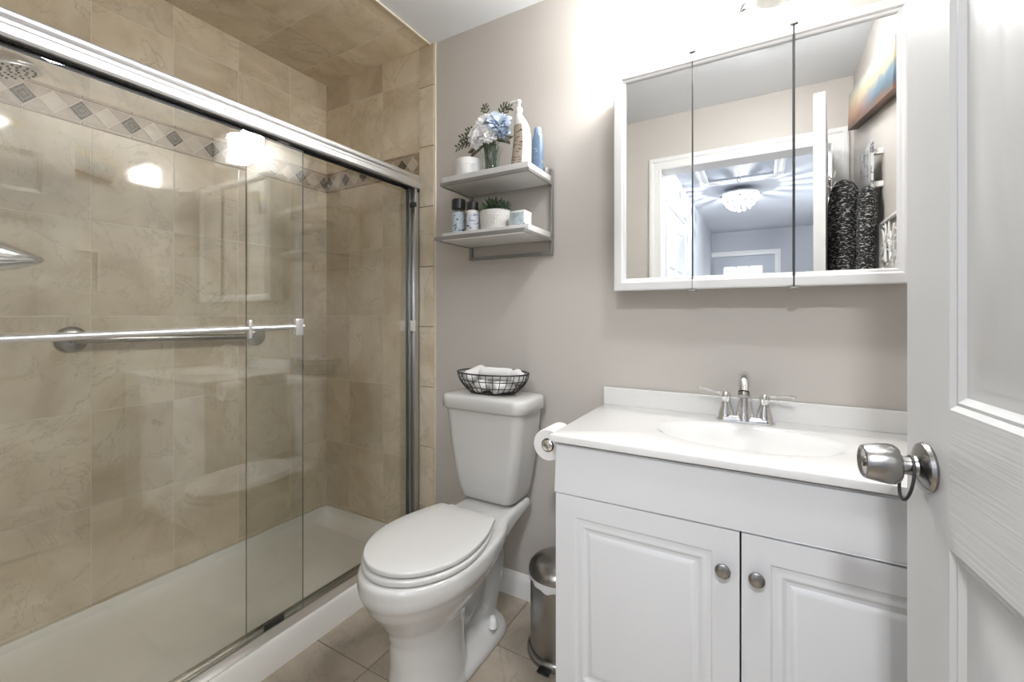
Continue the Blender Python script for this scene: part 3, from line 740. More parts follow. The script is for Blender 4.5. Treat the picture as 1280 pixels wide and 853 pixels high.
sp_o = obj('spout', bm, M['chrome'], t, smooth=60)
bm = bmesh.new(); lathe(bm, [(.0155, .003), (.0155, -.008), (.012, -.009)], (fx, fy - .1075, fz + .100), 'Z', 20, mat=Matrix.Rotation(R(-28), 4, 'X')); obj('aerator', bm, M['nickel'], sp_o)
for sx, tipdz in ((-1, .018), (1, .002)):
    bm = bmesh.new(); c = (fx + sx * .052, fy, fz)
    lathe(bm, [(.024, .014), (.023, .022), (.016, .045), (.0125, .062), (.0145, .068), (.0150, .078), (.011, .087), (0, .090)], c, 'Z', 28)
    h = obj('handle', bm, M['chrome'], t, smooth=50)
    bm = bmesh.new(); p0 = Vector(c) + Vector((sx * .006, 0, .080)); tube(bm, smoothpath([p0, p0 + Vector((sx * .026, -.008, .006)), p0 + Vector((sx * .050, -.017, .008 + tipdz * .4)), p0 + Vector((sx * .070, -.024, .008 + tipdz * .5))], 5), [.0085] * 4 + [.0066] * 5 + [.0060] * 4 + [.0078] * 3, 12, flat=.7)
    obj('lever', bm, M['chrome'], h, smooth=60)
# toilet paper on the vanity's side
t = thing('toilet_paper_holder', (VX0 - .05, 1.2, .775), 'chrome toilet paper holder on the left side of the vanity', 'paper holder')
rxx, rzz = VX0 - .0465, .775
bm = bmesh.new(); tube(bm, [(rxx, 1.146, rzz), (rxx, 1.262, rzz)], .0115, 20); lathe(bm, [(.0115, 0), (.0165, -.002), (.0165, -.008), (.012, -.011), (0, -.012)], (rxx, 1.148, rzz), 'Y', 24); obj('spindle', bm, M['chrome'], t)
bm = bmesh.new(); box(bm, rxx - .012, VX0 - .006, 1.256, 1.264, rzz - .010, rzz + .010, .003); lathe(bm, [(.024, -.0005), (.024, -.005), (.018, -.009)], (VX0, 1.258, rzz), 'X', 24); obj('arm', bm, M['chrome'], t)
def roll():
    bm = bmesh.new(); prof_ = [(.020, 1.142), (.0435, 1.142), (.0452, 1.144), (.0452, 1.238), (.0435, 1.240), (.020, 1.240)]
    rings = [[(rxx + r_ * math.cos(2*PI*k/48), y, rzz + r_ * math.sin(2*PI*k/48)) for k in range(48)] for r_, y in prof_]
    loft(bm, rings + [rings[0]], False, False); bmesh.ops.remove_doubles(bm, verts=bm.verts[:], dist=1e-6)
    return bm
m = mat('tissue_paper', (.80, .79, .78), .9); v = coord(m); bump(m, noise(m, v, 160, 2), .4, .001)
t = thing('toilet_paper_roll', (rxx, 1.19, rzz - .048), 'white toilet paper roll hanging on the side of the vanity', 'toilet paper')
obj('paper', roll(), m, t, smooth=40)
bm = bmesh.new(); rings = [[(rxx + r_ * math.cos(2*PI*k/32), y, rzz + r_ * math.sin(2*PI*k/32)) for k in range(32)] for r_, y in ((.0198, 1.1425), (.0188, 1.1425), (.0188, 1.2395), (.0198, 1.2395))]
loft(bm, rings + [rings[0]], False, False); obj('core', bm, noisy('cardboard', (.35, .28, .21), .08, 30, .85), t)

# ------------------------------------------------------------------ mirror cabinet
MX0, MX1, MZ0, MZ1, MY = -.432, .342, 1.231, 1.963, 1.463
cab = thing('medicine_cabinet', (-.045, 1.51, MZ0), 'white framed tri-door mirrored medicine cabinet above the vanity', 'mirror cabinet')
bm = bmesh.new(); box(bm, MX0 + .008, MX1 - .008, MY + .004, YB - .002, MZ0 + .006, MZ1 - .006, .001); obj('cabinet_box', bm, M['mframe'], cab)
FP = [(0, .003), (0, -.010), (.003, -.013), (.010, -.014), (.026, -.014), (.031, -.010), (.036, -.009), (.040, -.006), (.041, .001)]
seams = [MX0, -.185, .080, MX1]
for k in range(3):
    d = thing('d', (0, 0, 0), None, None) if False else None
    bm = bmesh.new(); rings_rect(bm, [(MX0 + o, MX1 - o, MZ0 + o, MZ1 - o, MY + dd) for o, dd in FP], False)
    g = (.0008, .0022)
    if k > 0: bmesh.ops.bisect_plane(bm, geom=bm.verts[:] + bm.edges[:] + bm.faces[:], plane_co=(seams[k] + g[k - 1], 0, 0), plane_no=(1, 0, 0), clear_inner=True)
    if k < 2: bmesh.ops.bisect_plane(bm, geom=bm.verts[:] + bm.edges[:] + bm.faces[:], plane_co=(seams[k + 1] - g[k], 0, 0), plane_no=(1, 0, 0), clear_outer=True)
    if k == 1:
        bm2 = bm.copy(); zm = (MZ0 + MZ1) / 2
        bmesh.ops.delete(bm, geom=[v for v in bm.verts if v.co.z > zm], context='VERTS'); bmesh.ops.delete(bm2, geom=[v for v in bm2.verts if v.co.z < zm], context='VERTS')
        obj('frame_rail', bm2, M['mframe'], cab, smooth=25)
    fr = obj('door_frame' if k != 1 else 'frame_rail', bm, M['mframe'], cab, smooth=25)
    a = MX0 + .038 if k == 0 else seams[k] + g[k - 1]; b = MX1 - .038 if k == 2 else seams[k + 1] - g[k]
    bm = bmesh.new(); box(bm, a, b, MY - .0035, MY + .0015, MZ0 + .038, MZ1 - .038)
    obj('mirror_pane', bm, M['mirror'], fr, smooth=0)
for k in (1, 2):
    w_ = (.0013, .003)[k - 1]
    bm = bmesh.new(); box(bm, seams[k] - w_, seams[k] + w_, MY - .0125 if k == 2 else MY - .0125, MY + .0035, MZ0 + .001, MZ1 - .001); obj('door_gap_strip', bm, M['darkseam'], cab, smooth=0)
    for z in (MZ1 + .001, MZ0 - .009):
        bm = bmesh.new(); box(bm, seams[k] - .010, seams[k] + .010, MY - .016, MY + .01, z, z + .007, .001); obj('hinge_clip', bm, M['shelfmetal'], cab)

# ------------------------------------------------------------------ vanity light
t = thing('vanity_light', (-.075, YB - .003, 2.19), 'chrome three-shade vanity light on the wall above the mirror cabinet', 'wall lamp')
bm = bmesh.new(); rg = []
for d, g in ((0, 0), (.008, .001), (.016, -.006), (.024, -.016), (.026, -.03)):
    rg.append([(-.075 + (.10 + g) * math.cos(2*PI*k/48), YB - .003 - d, 2.185 + (.092 + g) * math.sin(2*PI*k/48)) for k in range(48)])
loft(bm, rg); obj('back_plate', bm, M['chrome'], t, smooth=50)
M['shadeoff'] = mat('unlit_frosted_shade', (.85, .85, .84), .35, Emission_Strength=0.0)
for q, xx in enumerate((-.262, -.112, .038)):
    bm = bmesh.new(); tube(bm, smoothpath([(-.075 + (xx + .075) * .3, YB - .02, 2.205), (-.075 + (xx + .075) * .7, YB - .06, 2.225), (xx, YB - .10, 2.255), (xx, YB - .115, 2.25)], 6), .008, 12); lathe(bm, [(.022, .015), (.024, 0), (.018, -.012)], (xx, YB - .115, 2.235), 'Z', 24)
    arm = obj('arm', bm, M['chrome'], t)
    bm = bmesh.new(); pr = [(.024, 2.222), (.050, 2.218), (.057, 2.212), (.054, 2.19), (.0505, 2.15), (.0505, 2.12), (.054, 2.08), (.059, 2.062)]
    rings = [[(xx + r_ * math.cos(2*PI*k/36), YB - .115 + r_ * math.sin(2*PI*k/36), z) for k in range(36)] for r_, z in pr + [(r_ - .003, z) for r_, z in pr[::-1]]]
    loft(bm, rings, False, False)
    bm.faces.ensure_lookup_table()
    for k, f in enumerate(bm.faces): f.material_index = 1 if k >= 36 * 8 else 0
    sh = obj('lamp_shade', bm, [M['shade'], M['shadein']] if q < 2 else [M['shadeoff']] * 2, t, smooth=60)
    if q == 2: sh['label'] = 'unlit shade'

# unseen round dome lamp, added to brighten the shower and the room
t = thing('added_dome_light', (.055, .72, ZC), 'added small round frosted dome fill lamp on the bathroom ceiling near the doorway', 'ceiling light')
bm = bmesh.new(); lathe(bm, [(.115, -.001), (.118, -.010), (.112, -.020), (.098, -.022)], (.055, .72, ZC), 'Z', 40); obj('rim', bm, M['nickel'], t)
bm = bmesh.new(); lathe(bm, [(.10, -.020), (.092, -.032), (.07, -.044), (.035, -.052), (0, -.054)], (.055, .72, ZC), 'Z', 40); obj('diffuser', bm, emis('added_dome_glow', (.97, .98, 1), ROOM_E), t, smooth=60)

# ------------------------------------------------------------------ wall shelf
t = thing('wall_shelf', (-.90, 1.46, 1.385), 'two-tier grey metal and white wall shelf above the toilet', 'shelf')
bm = bmesh.new()
for x in (-.716, -1.098): box(bm, x, x + .012, YB - .020, YB - .002, 1.386, 1.718, .001)
for z in (1.386, 1.452, 1.672): box(bm, -1.086, -.716, YB - .016, YB - .004, z, z + .012, .001)
obj('wall_frame', bm, M['shelfmetal'], t)
def tier(z, yf, zt, yfb, nm):
    bm = bmesh.new()
    box(bm, -1.098, -.704, yf, yf + .006, z, z + .014, .001)
    for x in (-1.098, -.709): box(bm, x, x + .005, yf + .006, YB - .020, z, z + .012, .001)
    fr = obj('tier_frame', bm, M['shelfmetal'], t)
    bm = bmesh.new(); box(bm, -1.092, -.7095, yfb, YB - .021, z + .003, zt, .0015); obj('shelf_board', bm, M['shelfboard'], fr)
tier(1.655, 1.352, 1.692, 1.3585, 'upper'); tier(1.437, 1.318, 1.472, 1.360, 'lower')

# things on the shelf
def label_mat(name, base, ink, sc, thr=.56, dist=0):
    m = mat(name, base, .4); v = coord(m, sc); c = ramp(m, noise(m, v, 1, 3, .6, dist), [(thr - .01, base), (thr + .02, ink)]); lk(m, c, bsdf(m).inputs['Base Color']); return m
ZU_, ZL_ = 1.6925, 1.4725
t = thing('canister', (-1.015, 1.43, ZU_), 'plain white round canister at the left end of the upper shelf', 'canister')
bm = bmesh.new(); lathe(bm, [(.050, 0), (.052, .003), (.052, .046)], (-1.015, 1.43, ZU_), 'Z', 40); obj('body', bm, M['white'], t)
bm = bmesh.new(); lathe(bm, [(.0535, .046), (.0535, .069), (.050, .074), (0, .075)], (-1.015, 1.43, ZU_), 'Z', 40); obj('lid', bm, M['white'], t)
# vase
vx, vy = -.918, 1.445
t = thing('glass_vase', (vx, vy, ZU_), 'small clear flared glass vase on the upper shelf', 'vase')
pr = [(.034, 0), (.037, .004), (.034, .03), (.033, .05), (.038, .08), (.048, .105)]
bm = bmesh.new(); rings = [[(vx + r_ * math.cos(2*PI*k/36), vy + r_ * math.sin(2*PI*k/36), ZU_ + z) for k in range(36)] for r_, z in pr + [(r_ - .002, z + .001) for r_, z in pr[::-1]]]
loft(bm, rings); obj('glass', bm, M['clear'], t, smooth=60)
# bouquet
M['petalw'] = noisy('white_petal', (.93, .93, .94), .04, 40, .7, 100, .1, Subsurface_Weight=.0)
M['petalb'] = noisy('blue_petal', (.34, .43, .55), .35, 30, .7, 100, .1)
M['leaf'] = noisy('dusty_green_leaf', (.065, .08, .045), .3, 30, .6, 100, .1)
M['stem'] = noisy('dark_green_stem', (.045, .07, .03), .3, 30, .6, 100, .1)
bq = thing('flower_bouquet', (vx, vy, ZU_ + .01), 'white and pale blue artificial flowers with leaf sprigs in the glass vase', 'flowers')
def petal(bm, base, direction, nrm, ln, wd, cup):
    d = direction.normalized(); n_ = (nrm - d * nrm.dot(d)).normalized(); s = d.cross(n_)
    rows = []
    for q, ww in ((0, .18), (.3, .75), (.6, 1.0), (.85, .8), (1, .3)):
        c = base + d * ln * q + n_ * cup * math.sin(q * PI * .8)
        rows.append([c - s * wd * ww * .5 + n_ * cup * .35, c, c + s * wd * ww * .5 + n_ * cup * .35])
    vr = [[bm.verts.new(p) for p in r_] for r_ in rows]
    for a, b in zip(vr, vr[1:]):
        for i in range(2): bm.faces.new((a[i], a[i+1], b[i+1], b[i]))
def blossom(c, r, m, blue=False):
    bm = bmesh.new(); c = Vector(c); rnd = random.Random(int(c.x * 1e5 + c.z * 1e4))
    face = (c - Vector((vx, vy + .02, ZU_ + .14))).normalized() * .8 + Vector((.2, -.8, .1)); face.normalize()
    for lay_, (nn, tilt, ln) in enumerate(((6, .15, .5), (9, .5, .7), (12, .85, .9), (14, 1.2, 1.05), (12, 1.55, 1.0))):
        for k in range(nn):
            a = 2 * PI * k / nn + lay_ * .7 + rnd.uniform(-.15, .15)
            u = face.orthogonal().normalized(); v_ = face.cross(u)
            side = u * math.cos(a) + v_ * math.sin(a)
            d = face * math.cos(tilt + rnd.uniform(-.12, .12)) + side * math.sin(tilt)
            petal(bm, c - face * r * .35 + side * r * .06 * lay_, d, side if lay_ < 2 else face, r * ln * rnd.uniform(.85, 1.1), r * (.40 + .06 * lay_), r * rnd.uniform(.18, .38))
    o = obj('blossom', bm, m, bq, smooth=80, recalc=False); return o
for (dx, dy, dz, r_, mm) in ((-.045, -.01, .178, .036, 0), (-.015, -.025, .205, .038, 0), (-.062, -.015, .145, .032, 0), (-.022, -.045, .155, .034, 0), (.012, -.035, .150, .030, 0), (-.005, 0, .228, .034, 0), (-.030, .01, .215, .036, 0), (-.068, -.02, .172, .030, 0), (-.038, -.045, .132, .028, 0),
                             (.045, -.015, .198, .042, 2), (.060, -.02, .165, .030, 1), (.025, .015, .195, .034, 1)):
    m = [M['petalw'], M['petalb'], None][mm]
    if m is None:
        m = M.get('petalm') or noisy('pale_blue_petal', (.58, .67, .80), .25, 30, .7, 100, .1); M['petalm'] = m
    blossom((vx + dx, vy + dy, ZU_ + dz), r_, m)
for (tx, ty, tz) in ((-.135, -.01, .175), (-.145, -.02, .135), (-.12, -.02, .15), (-.11, 0, .2), (-.03, 0, .275), (.055, .01, .265), (.085, 0, .25), (.09, -.02, .12), (.02, -.02, .09), (-.075, -.02, .10)):
    bm = bmesh.new(); p0 = Vector((vx, vy, ZU_ + .10)); p3 = Vector((vx + tx, vy + ty, ZU_ + tz)); pp = bez(p0, p0 + Vector((tx * .2, 0, .06)), p3 - Vector((tx * .3, 0, -.01)), p3, 10)
    tube(bm, pp, .0011, 5)
    for q in range(4, 11):
        d = (pp[min(q + 1, 10)] - pp[q - 1]).normalized()
        for sgn in (-1, 1):
            sd = d.cross(Vector((.1, -1, .1))).normalized() * sgn
            petal(bm, pp[q], d * .8 + sd * .9, Vector((0, -1, .2)), .022, .0080, .001)
    obj('leaf_sprig', bm, M['leaf'], bq, smooth=80, recalc=False)
bm = bmesh.new(); rnd = random.Random(3)
for k in range(30):
    a = rnd.uniform(0, 2 * PI); rb = rnd.uniform(.003, .026); rt = rnd.uniform(.012, .036)
    tube(bm, [(vx + rb * math.cos(a), vy + rb * math.sin(a), ZU_ + .006), (vx + rb * .9 * math.cos(a), vy + rb * .9 * math.sin(a), ZU_ + .05), (vx + rt * math.cos(a), vy + rt * math.sin(a), ZU_ + .125)], .0016, 6)
obj('stems', bm, M['stem'], bq, kind='stuff')
# lotion pump bottle
lx, ly = -.772, 1.42
t = thing('lotion_bottle', (lx, ly, ZU_), 'tall white curved pump lotion bottle with tan label on the upper shelf', 'bottle')
bm = bmesh.new(); rg = []
for z, dx, hw, hd in ((0, 0, .036, .021), (.004, 0, .040, .023), (.03, .001, .040, .023), (.07, .004, .037, .022), (.11, .006, .034, .022), (.145, .004, .031, .021), (.17, -.002, .026, .019), (.19, -.007, .018, .015), (.20, -.009, .013, .013), (.208, -.009, .012, .012)):
    rg.append([(lx + dx + hw * math.cos(2*PI*k/36), ly + hd * math.sin(2*PI*k/36), ZU_ + z) for k in range(36)])
loft(bm, rg); obj('body', bm, M['white'], t, smooth=60)
bm = bmesh.new(); nn = 14
rows = []
for z, dx, hw, hd in ((.012, 0, .0408, .0238), (.05, .0025, .0393, .0236), (.09, .005, .0364, .0230), (.13, .005, .0330, .0222), (.158, .0015, .0295, .0210)):
    rows.append([(lx + dx + hw * math.cos(PI + PI * .62 * k / nn), ly + hd * math.sin(PI + PI * .62 * k / nn), ZU_ + z) for k in range(nn + 1)])
loft(bm, rows, False, False, closed=False); obj('label_patch', bm, label_mat('tan_bottle_label', (.46, .39, .31), (.10, .08, .07), (38, 38, 190), .56), t)
bm = bmesh.new(); lathe(bm, [(.014, .206), (.0145, .222), (.010, .228), (.006, .229), (.006, .243), (.009, .244), (.010, .252), (.006, .256), (0, .256)], (lx - .009, ly, ZU_), 'Z', 24); tube(bm, [(lx - .009, ly, ZU_ + .250), (lx - .030, ly - .006, ZU_ + .251), (lx - .042, ly - .009, ZU_ + .246)], [.006, .005, .0035], 10); obj('pump', bm, M['white'], t)
# blue bottle behind
ux, uy = -.742, 1.500
t = thing('blue_bottle', (ux, uy, ZU_), 'blue and white toiletry bottle behind the lotion pump on the upper shelf', 'bottle')
bm = bmesh.new(); loft(bm, [[(ux + a, uy + b, ZU_ + z) for a, b in rrect(-w_, w_, -.014, .014, .01)] for z, w_ in ((0, .019), (.004, .021), (.13, .021), (.142, .018), (.15, .013))]); obj('body', bm, label_mat('blue_bottle_label', (.16, .24, .36), (.5, .55, .62), (30, 30, 60), .62), t, smooth=50)
bm = bmesh.new(); lathe(bm, [(.014, .148), (.015, .152), (.015, .170), (.013, .173), (0, .173)], (ux, uy, ZU_), 'Z', 20); obj('cap', bm, noisy('blue_cap', (.22, .30, .42), .05, 10, .35), t)
# small dark item at the back corner
bm = bmesh.new(); lathe(bm, [(.012, 0), (.0135, .003), (.0135, .022), (.011, .026), (0, .027)], (-.724, 1.53, ZU_), 'Z', 20); obj('small_jar', bm, M['shelfmetal'], None, 'small dark grey jar in the back right corner of the upper shelf', 'jar')
# black capped spice-like bottles
def capbottle(x, y, h, r, lab, lm):
    t = thing('capped_bottle', (x, y, ZL_), lab, 'bottle', 'black-capped bottles on the lower shelf')
    bm = bmesh.new(); lathe(bm, [(r * .92, 0), (r, .003), (r, h * .68), (r * .92, h * .715), (r * .8, h * .72)], (x, y, ZL_), 'Z', 32); obj('body', bm, M['clear'] if lm == 0 else M['white'], t)
    bm = bmesh.new(); lathe(bm, [(r * .96, .002), (r * .96, h * .60)], (x, y, ZL_), 'Z', 32) ; obj('contents', bm, label_mat('speckled_label%d' % lm, (.62, .68, .76), (.05, .06, .08), (55, 55, 55) if lm == 0 else (45, 45, 90), .58, 1), t) if lm == 0 else bm.free()
    if lm:
        bm = bmesh.new(); lathe(bm, [(r + .0005, h * .08), (r + .0005, h * .62)], (x, y, ZL_), 'Z', 32, cap0=False, cap1=False); obj('paper_label', bm, label_mat('speckled_label', (.72, .76, .84), (.05, .06, .10), (45, 45, 90), .58, 1), t)
    bm = bmesh.new(); lathe(bm, [(r * .9, h * .715), (r * .98, h * .72), (r * .98, h * .97), (r * .92, h), (0, h)], (x, y, ZL_), 'Z', 32); obj('cap', bm, M['black'], t)
capbottle(-1.043, 1.40, .134, .0280, 'leftmost and taller black-capped clear patterned bottle on the lower shelf', 0)
capbottle(-.972, 1.395, .113, .0240, 'shorter black-capped white-labelled bottle next to the white planter', 1)
# planter
px_, py_ = -.888, 1.425
t = thing('planter_pot', (px_, py_, ZL_), 'textured white oval pot holding succulents on the lower shelf', 'pot')
m = mat('embossed_ceramic', (.72, .71, .69), .5); v = coord(m); bump(m, noise(m, v, 120, 2), 1.0, .004)
bm = bmesh.new(); lathe(bm, [(.052, 0), (.056, .004), (.061, .05), (.062, .072), (.060, .075), (.057, .073), (.056, .062)], (px_, py_, ZL_), 'Z', 40, sy=.82, cap1=False); obj('pot', bm, m, t, smooth=50)
bm = bmesh.new(); lathe(bm, [(.057, .058), (.0565, .064), (.0, .066)], (px_, py_, ZL_), 'Z', 24, sy=.82); obj('soil', bm, noisy('soil', (.06, .05, .035), .3, 60, .9, 200, .5), t, kind='stuff')
def succulent(x, y, z, r, spiky, lab):
    bm = bmesh.new(); c = Vector((x, y, z))
    for lay_, (nn, el, ln) in enumerate(((4, 1.35, .9), (7, 1.0, 1.0), (9, .6, 1.0), (9, .25, .85))):
        for k in range(nn):
            a = 2 * PI * k / nn + lay_; d = Vector((math.cos(a) * math.cos(el), math.sin(a) * math.cos(el), math.sin(el)))
            L_ = r * ln * (1.2 if spiky else 1); w_ = L_ * (.16 if spiky else .3)
            tube(bm, [c + d * L_ * q for q in (0, .3, .6, .85, 1)], [w_ * .5, w_, w_ * .95, w_ * .55, w_ * .1], 6, flat=.5)
    obj('succulent', bm, M['leaf2'] if not spiky else M['leaf3'], None, lab, 'succulent', 'succulents in the white pot', smooth=60)
M['leaf2'] = noisy('sage_succulent', (.15, .20, .11), .3, 40, .55); M['leaf3'] = noisy('dark_succulent', (.045, .075, .04), .3, 40, .5)
succulent(px_ - .040, py_ - .016, ZL_ + .074, .032, False, 'pale green rosette succulent at the left of the white pot')
succulent(px_ - .006, py_ + .004, ZL_ + .072, .054, True, 'tall dark green succulent in the middle of the white pot')
succulent(px_ + .040, py_ - .010, ZL_ + .072, .036, True, 'dark spiky succulent at the right of the white pot')
# small patterned tin
t = thing('candle_tin', (-.775, 1.425, ZL_), 'small square white tin with distressed blue-grey front at the right of the lower shelf', 'tin')
bm = bmesh.new(); box(bm, -.806, -.742, 1.392, 1.450, ZL_, ZL_ + .060, .003); obj('body', bm, label_mat('distressed_white', (.72, .73, .72), (.10, .13, .17), (22, 22, 26), .63, .5), t)
bm = bmesh.new(); box(bm, -.801, -.747, 1.390, 1.3925, ZL_ + .008, ZL_ + .052, .001); obj('front_label', bm, noisy('pale_blue_grey_label', (.42, .49, .52), .25, 60, .5), t)

# ------------------------------------------------------------------ right wall things (seen in the mirror)
# painting, hanging slightly tilted
def beach():
    m = mat('beach_painting', (.5, .5, .5), .5); t_ = nd(m, 'ShaderNodeTexCoord'); sp_ = nd(m, 'ShaderNodeSeparateXYZ'); lk(m, t_.outputs['Generated'], sp_.inputs[0])
    n_ = noise(m, t_.outputs['Generated'], 5, 5, .6, .8)
    def ma(x, k, c_):
        q = nd(m, 'ShaderNodeMath', operation='MULTIPLY_ADD'); lk(m, x, q.inputs[0]); q.inputs[1].default_value = k
        if isinstance(c_, float): q.inputs[2].default_value = c_
        else: lk(m, c_, q.inputs[2])
        return q.outputs[0]
    f = ma(sp_.outputs['Z'], 2.02, ma(sp_.outputs['Y'], 1.04, ma(n_, .5, -1.29)))
    ca = ramp(m, f, [(.02, (.10, .045, .03)), (.22, (.30, .15, .10)), (.48, (.40, .27, .17)), (.70, (.44, .38, .26)), (1, (.36, .38, .36))])
    cb = ramp(m, f, [(.02, (.16, .08, .05)), (.20, (.06, .10, .14)), (.42, (.12, .19, .25)), (.60, (.48, .40, .24)), (1, (.34, .40, .42))])
    mr_ = nd(m, 'ShaderNodeMapRange'); mr_.inputs['From Min'].default_value = .25; mr_.inputs['From Max'].default_value = .7; lk(m, ma(n_, .3, ma(sp_.outputs['Y'], 1.0, -.15)), mr_.inputs[0])
    mx_ = nd(m, 'ShaderNodeMix', data_type='RGBA'); lk(m, mr_.outputs[0], mx_.inputs['Factor']); lk(m, ca, mx_.inputs['A']); lk(m, cb, mx_.inputs['B']); c = mx_.outputs['Result']
    lk(m, c, bsdf(m).inputs['Base Color']); return m
pt = thing('canvas_painting', (XR - .018, .56, 1.96), 'long narrow beach sunset canvas high on the right wall', 'painting')
bm = bmesh.new(); prof_ = []
A = Vector((0, .17, 2.078)); d = Vector((0, .86, -.175)).normalized(); n_ = Vector((0, -d.z, d.y)); 
box(bm, XR - .040, XR - .001, 0, .88, 0, .168)
mtx = Matrix(((1, 0, 0, 0), (0, d.y, n_.y, A.y), (0, d.z, n_.z, A.z), (0, 0, 0, 1)))
bmesh.ops.transform(bm, matrix=mtx, verts=bm.verts[:]); obj('canvas', bm, beach(), pt, smooth=0)
# plaque on stand-offs
t = thing('wall_plaque', (.40, .61, 1.62), 'thin grey patterned plaque standing off the right wall on white blocks', 'plaque')
bm = bmesh.new(); box(bm, .378, .386, .50, .72, 1.63, 1.84, .001); obj('board', bm, label_mat('plaque_pattern', (.50, .50, .50), (.12, .12, .13), (20, 30, 30), .55, 1), t)
for z in (1.66, 1.79):
    bm = bmesh.new(); box(bm, .386, .4195, .675, .700, z, z + .022, .002); obj('standoff', bm, M['white'], t)
# carved white panel
t = thing('carved_panel', (.41, .84, 1.27), 'square white openwork carved panel low on the right wall', 'wall art')
bm = bmesh.new(); x0_, x1_ = .404, .4185
for b in ((.70, .98, 1.27, 1.278), (.70, .98, 1.502, 1.51), (.70, .708, 1.278, 1.502), (.972, .98, 1.278, 1.502)): box(bm, x0_, x1_, *b, bev=.001)
obj('frame', bm, M['white'], t)
bm = bmesh.new(); rnd = random.Random(11)
for k in range(26):
    p = Vector((.411, rnd.uniform(.72, .96), rnd.uniform(1.29, 1.49))); a = rnd.uniform(0, PI); q = Vector((0, math.cos(a), math.sin(a))) * .04
    cl = lambda P_: Vector((P_.x, min(max(P_.y, .706), .974), min(max(P_.z, 1.276), 1.504)))
    tube(bm, [cl(p - q), cl(p + Vector((0, q.z, -q.y)) * .3), cl(p + q)], .0035, 6)
obj('tracery', bm, M['white'], t)
# zebra robe on a hook behind the door
def zebra():
    m = mat('zebra_fleece', (.5, .5, .5), .95, 0, Sheen_Weight=.0)
    v = coord(m, (70, 70, 230)); n_ = noise(m, v, 1, 2, .6, .6)
    c = ramp(m, n_, [(.55, (.010, .010, .012)), (.63, (.42, .41, .40))]); lk(m, c, bsdf(m).inputs['Base Color']); bump(m, n_, .8, .006); return m
t = thing('bathrobe', (.31, .66, 1.0), 'black and white zebra fleece robe hanging behind the open door', 'robe')
def robe_part(cx, cy, hw, hd, z0, z1, seed, lean=0):
    bm = bmesh.new(); rg = []; N_ = 72; rnd = random.Random(seed); ph = rnd.uniform(0, 6)
    for j in range(61):
        q = (j / 60)**1.6; z = z1 + (z0 - z1) * q; s = (math.sqrt(max(0, 1 - (1 - min(1, q / .10))**2)) * .97 + .03) * (1.0 + .05 * math.sin(6 * q + ph))
        rg.append([(cx + lean * q + hw * s * math.cos(2*PI*k/N_) * (1 + .10 * math.sin(5 * 2*PI*k/N_ + ph + 2 * q)), cy + hd * s * math.sin(2*PI*k/N_) * (1 + .12 * math.sin(4 * 2*PI*k/N_ + ph)), z) for k in range(N_)])
    loft(bm, rg); return bm
obj('body', robe_part(.300, .645, .052, .075, .62, 1.715, 1), zebra(), t, smooth=80)
obj('sleeve', robe_part(.365, .72, .030, .045, 1.12, 1.66, 4, -.006), M.get('z') or bpy.data.materials['zebra_fleece'], t, smooth=80)
hk = thing('robe_hook', tuple(D2W @ Vector((.17, .042, 1.69))), 'small chrome double hook on the back of the bathroom door', 'hook')
bm = bmesh.new(); box(bm, .155, .185, .0405, .044, 1.66, 1.75, .001); tube(bm, smoothpath([(.17, .043, 1.74), (.17, .058, 1.725), (.17, .066, 1.735), (.17, .070, 1.755)], 5), .004, 8); tube(bm, smoothpath([(.17, .043, 1.70), (.17, .055, 1.685), (.17, .066, 1.69), (.17, .070, 1.71)], 5), .004, 8)
bmesh.ops.transform(bm, matrix=D2W, verts=bm.verts[:]); obj('hook_plate', bm, M['chrome'], hk)
# outlet on the right wall
t = thing('wall_outlet', (XR, 1.28, 1.41), 'white electrical outlet plate on the right wall beside the vanity', 'outlet')
bm = bmesh.new(); box(bm, XR - .006, XR - .0005, 1.245, 1.315, 1.335, 1.45, .002); pl = obj('cover_plate', bm, M['white'], t)
M['socket'] = noisy('grey_socket', (.45, .45, .44), .02, 9, .4)
for z in (1.365, 1.415): obj('socket', bx(XR - .0068, XR - .0055, 1.268, 1.292, z - .013, z + .013, .001), M['socket'], pl)

# ------------------------------------------------------------------ hall beyond the doorway (seen in the mirror)
HY0, HY1, HX0, HX1 = -4.42, YN - .12, -.66, 1.15
obj('floor_hall', bx(HX0 - .1, HX1 + .1, HY0 - .1, HY1, -.1, -.001), noisy('hall_wood_floor', (.26, .19, .13), .2, 6, .35, 60, .1), kind='structure', smooth=0, label='brown hall floor')
bm = bmesh.new()
hx0, hx1, hy0, hy1 = -.43, .10, -1.58, -.98
for b in ((HX0 - .1, HX1 + .1, HY0 - .1, hy0), (HX0 - .1, HX1 + .1, hy1, HY1), (HX0 - .1, hx0, hy0, hy1), (hx1, HX1 + .1, hy0, hy1)): box(bm, *b, ZC, ZC + .1)
obj('ceiling_hall', bm, M['hallceil'], kind='structure', smooth=0, label='pale hall ceiling')
obj('wall_hall_far', bx(HX0 - .1, HX1 + .1, HY0 - .1, HY0, 0, ZC), M['hallpaint'], kind='structure', smooth=0, label='grey far wall of the hall')
obj('wall_hall_left', bx(HX0 - .1, HX0, HY0, HY1, 0, ZC), M['hallpaint'], kind='structure', smooth=0, label='grey left wall of the hall')
bm = bmesh.new(); box(bm, HX1, HX1 + .1, HY0, -3.0, 0, ZC); box(bm, HX1, HX1 + .1, -1.6, HY1, 0, ZC); box(bm, HX1, HX1 + .1, -3.0, -1.6, 0, .9); box(bm, HX1, HX1 + .1, -3.0, -1.6, 2.1, ZC)
obj('wall_hall_right', bm, M['hallpaint'], kind='structure', smooth=0, label='grey right wall of the hall')
obj('wall_hall_near', bx(XR + .1, HX1 + .1, HY1, HY1 + .1, 0, ZC), M['hallpaint'], kind='structure', smooth=0, label='grey near wall of the hall')
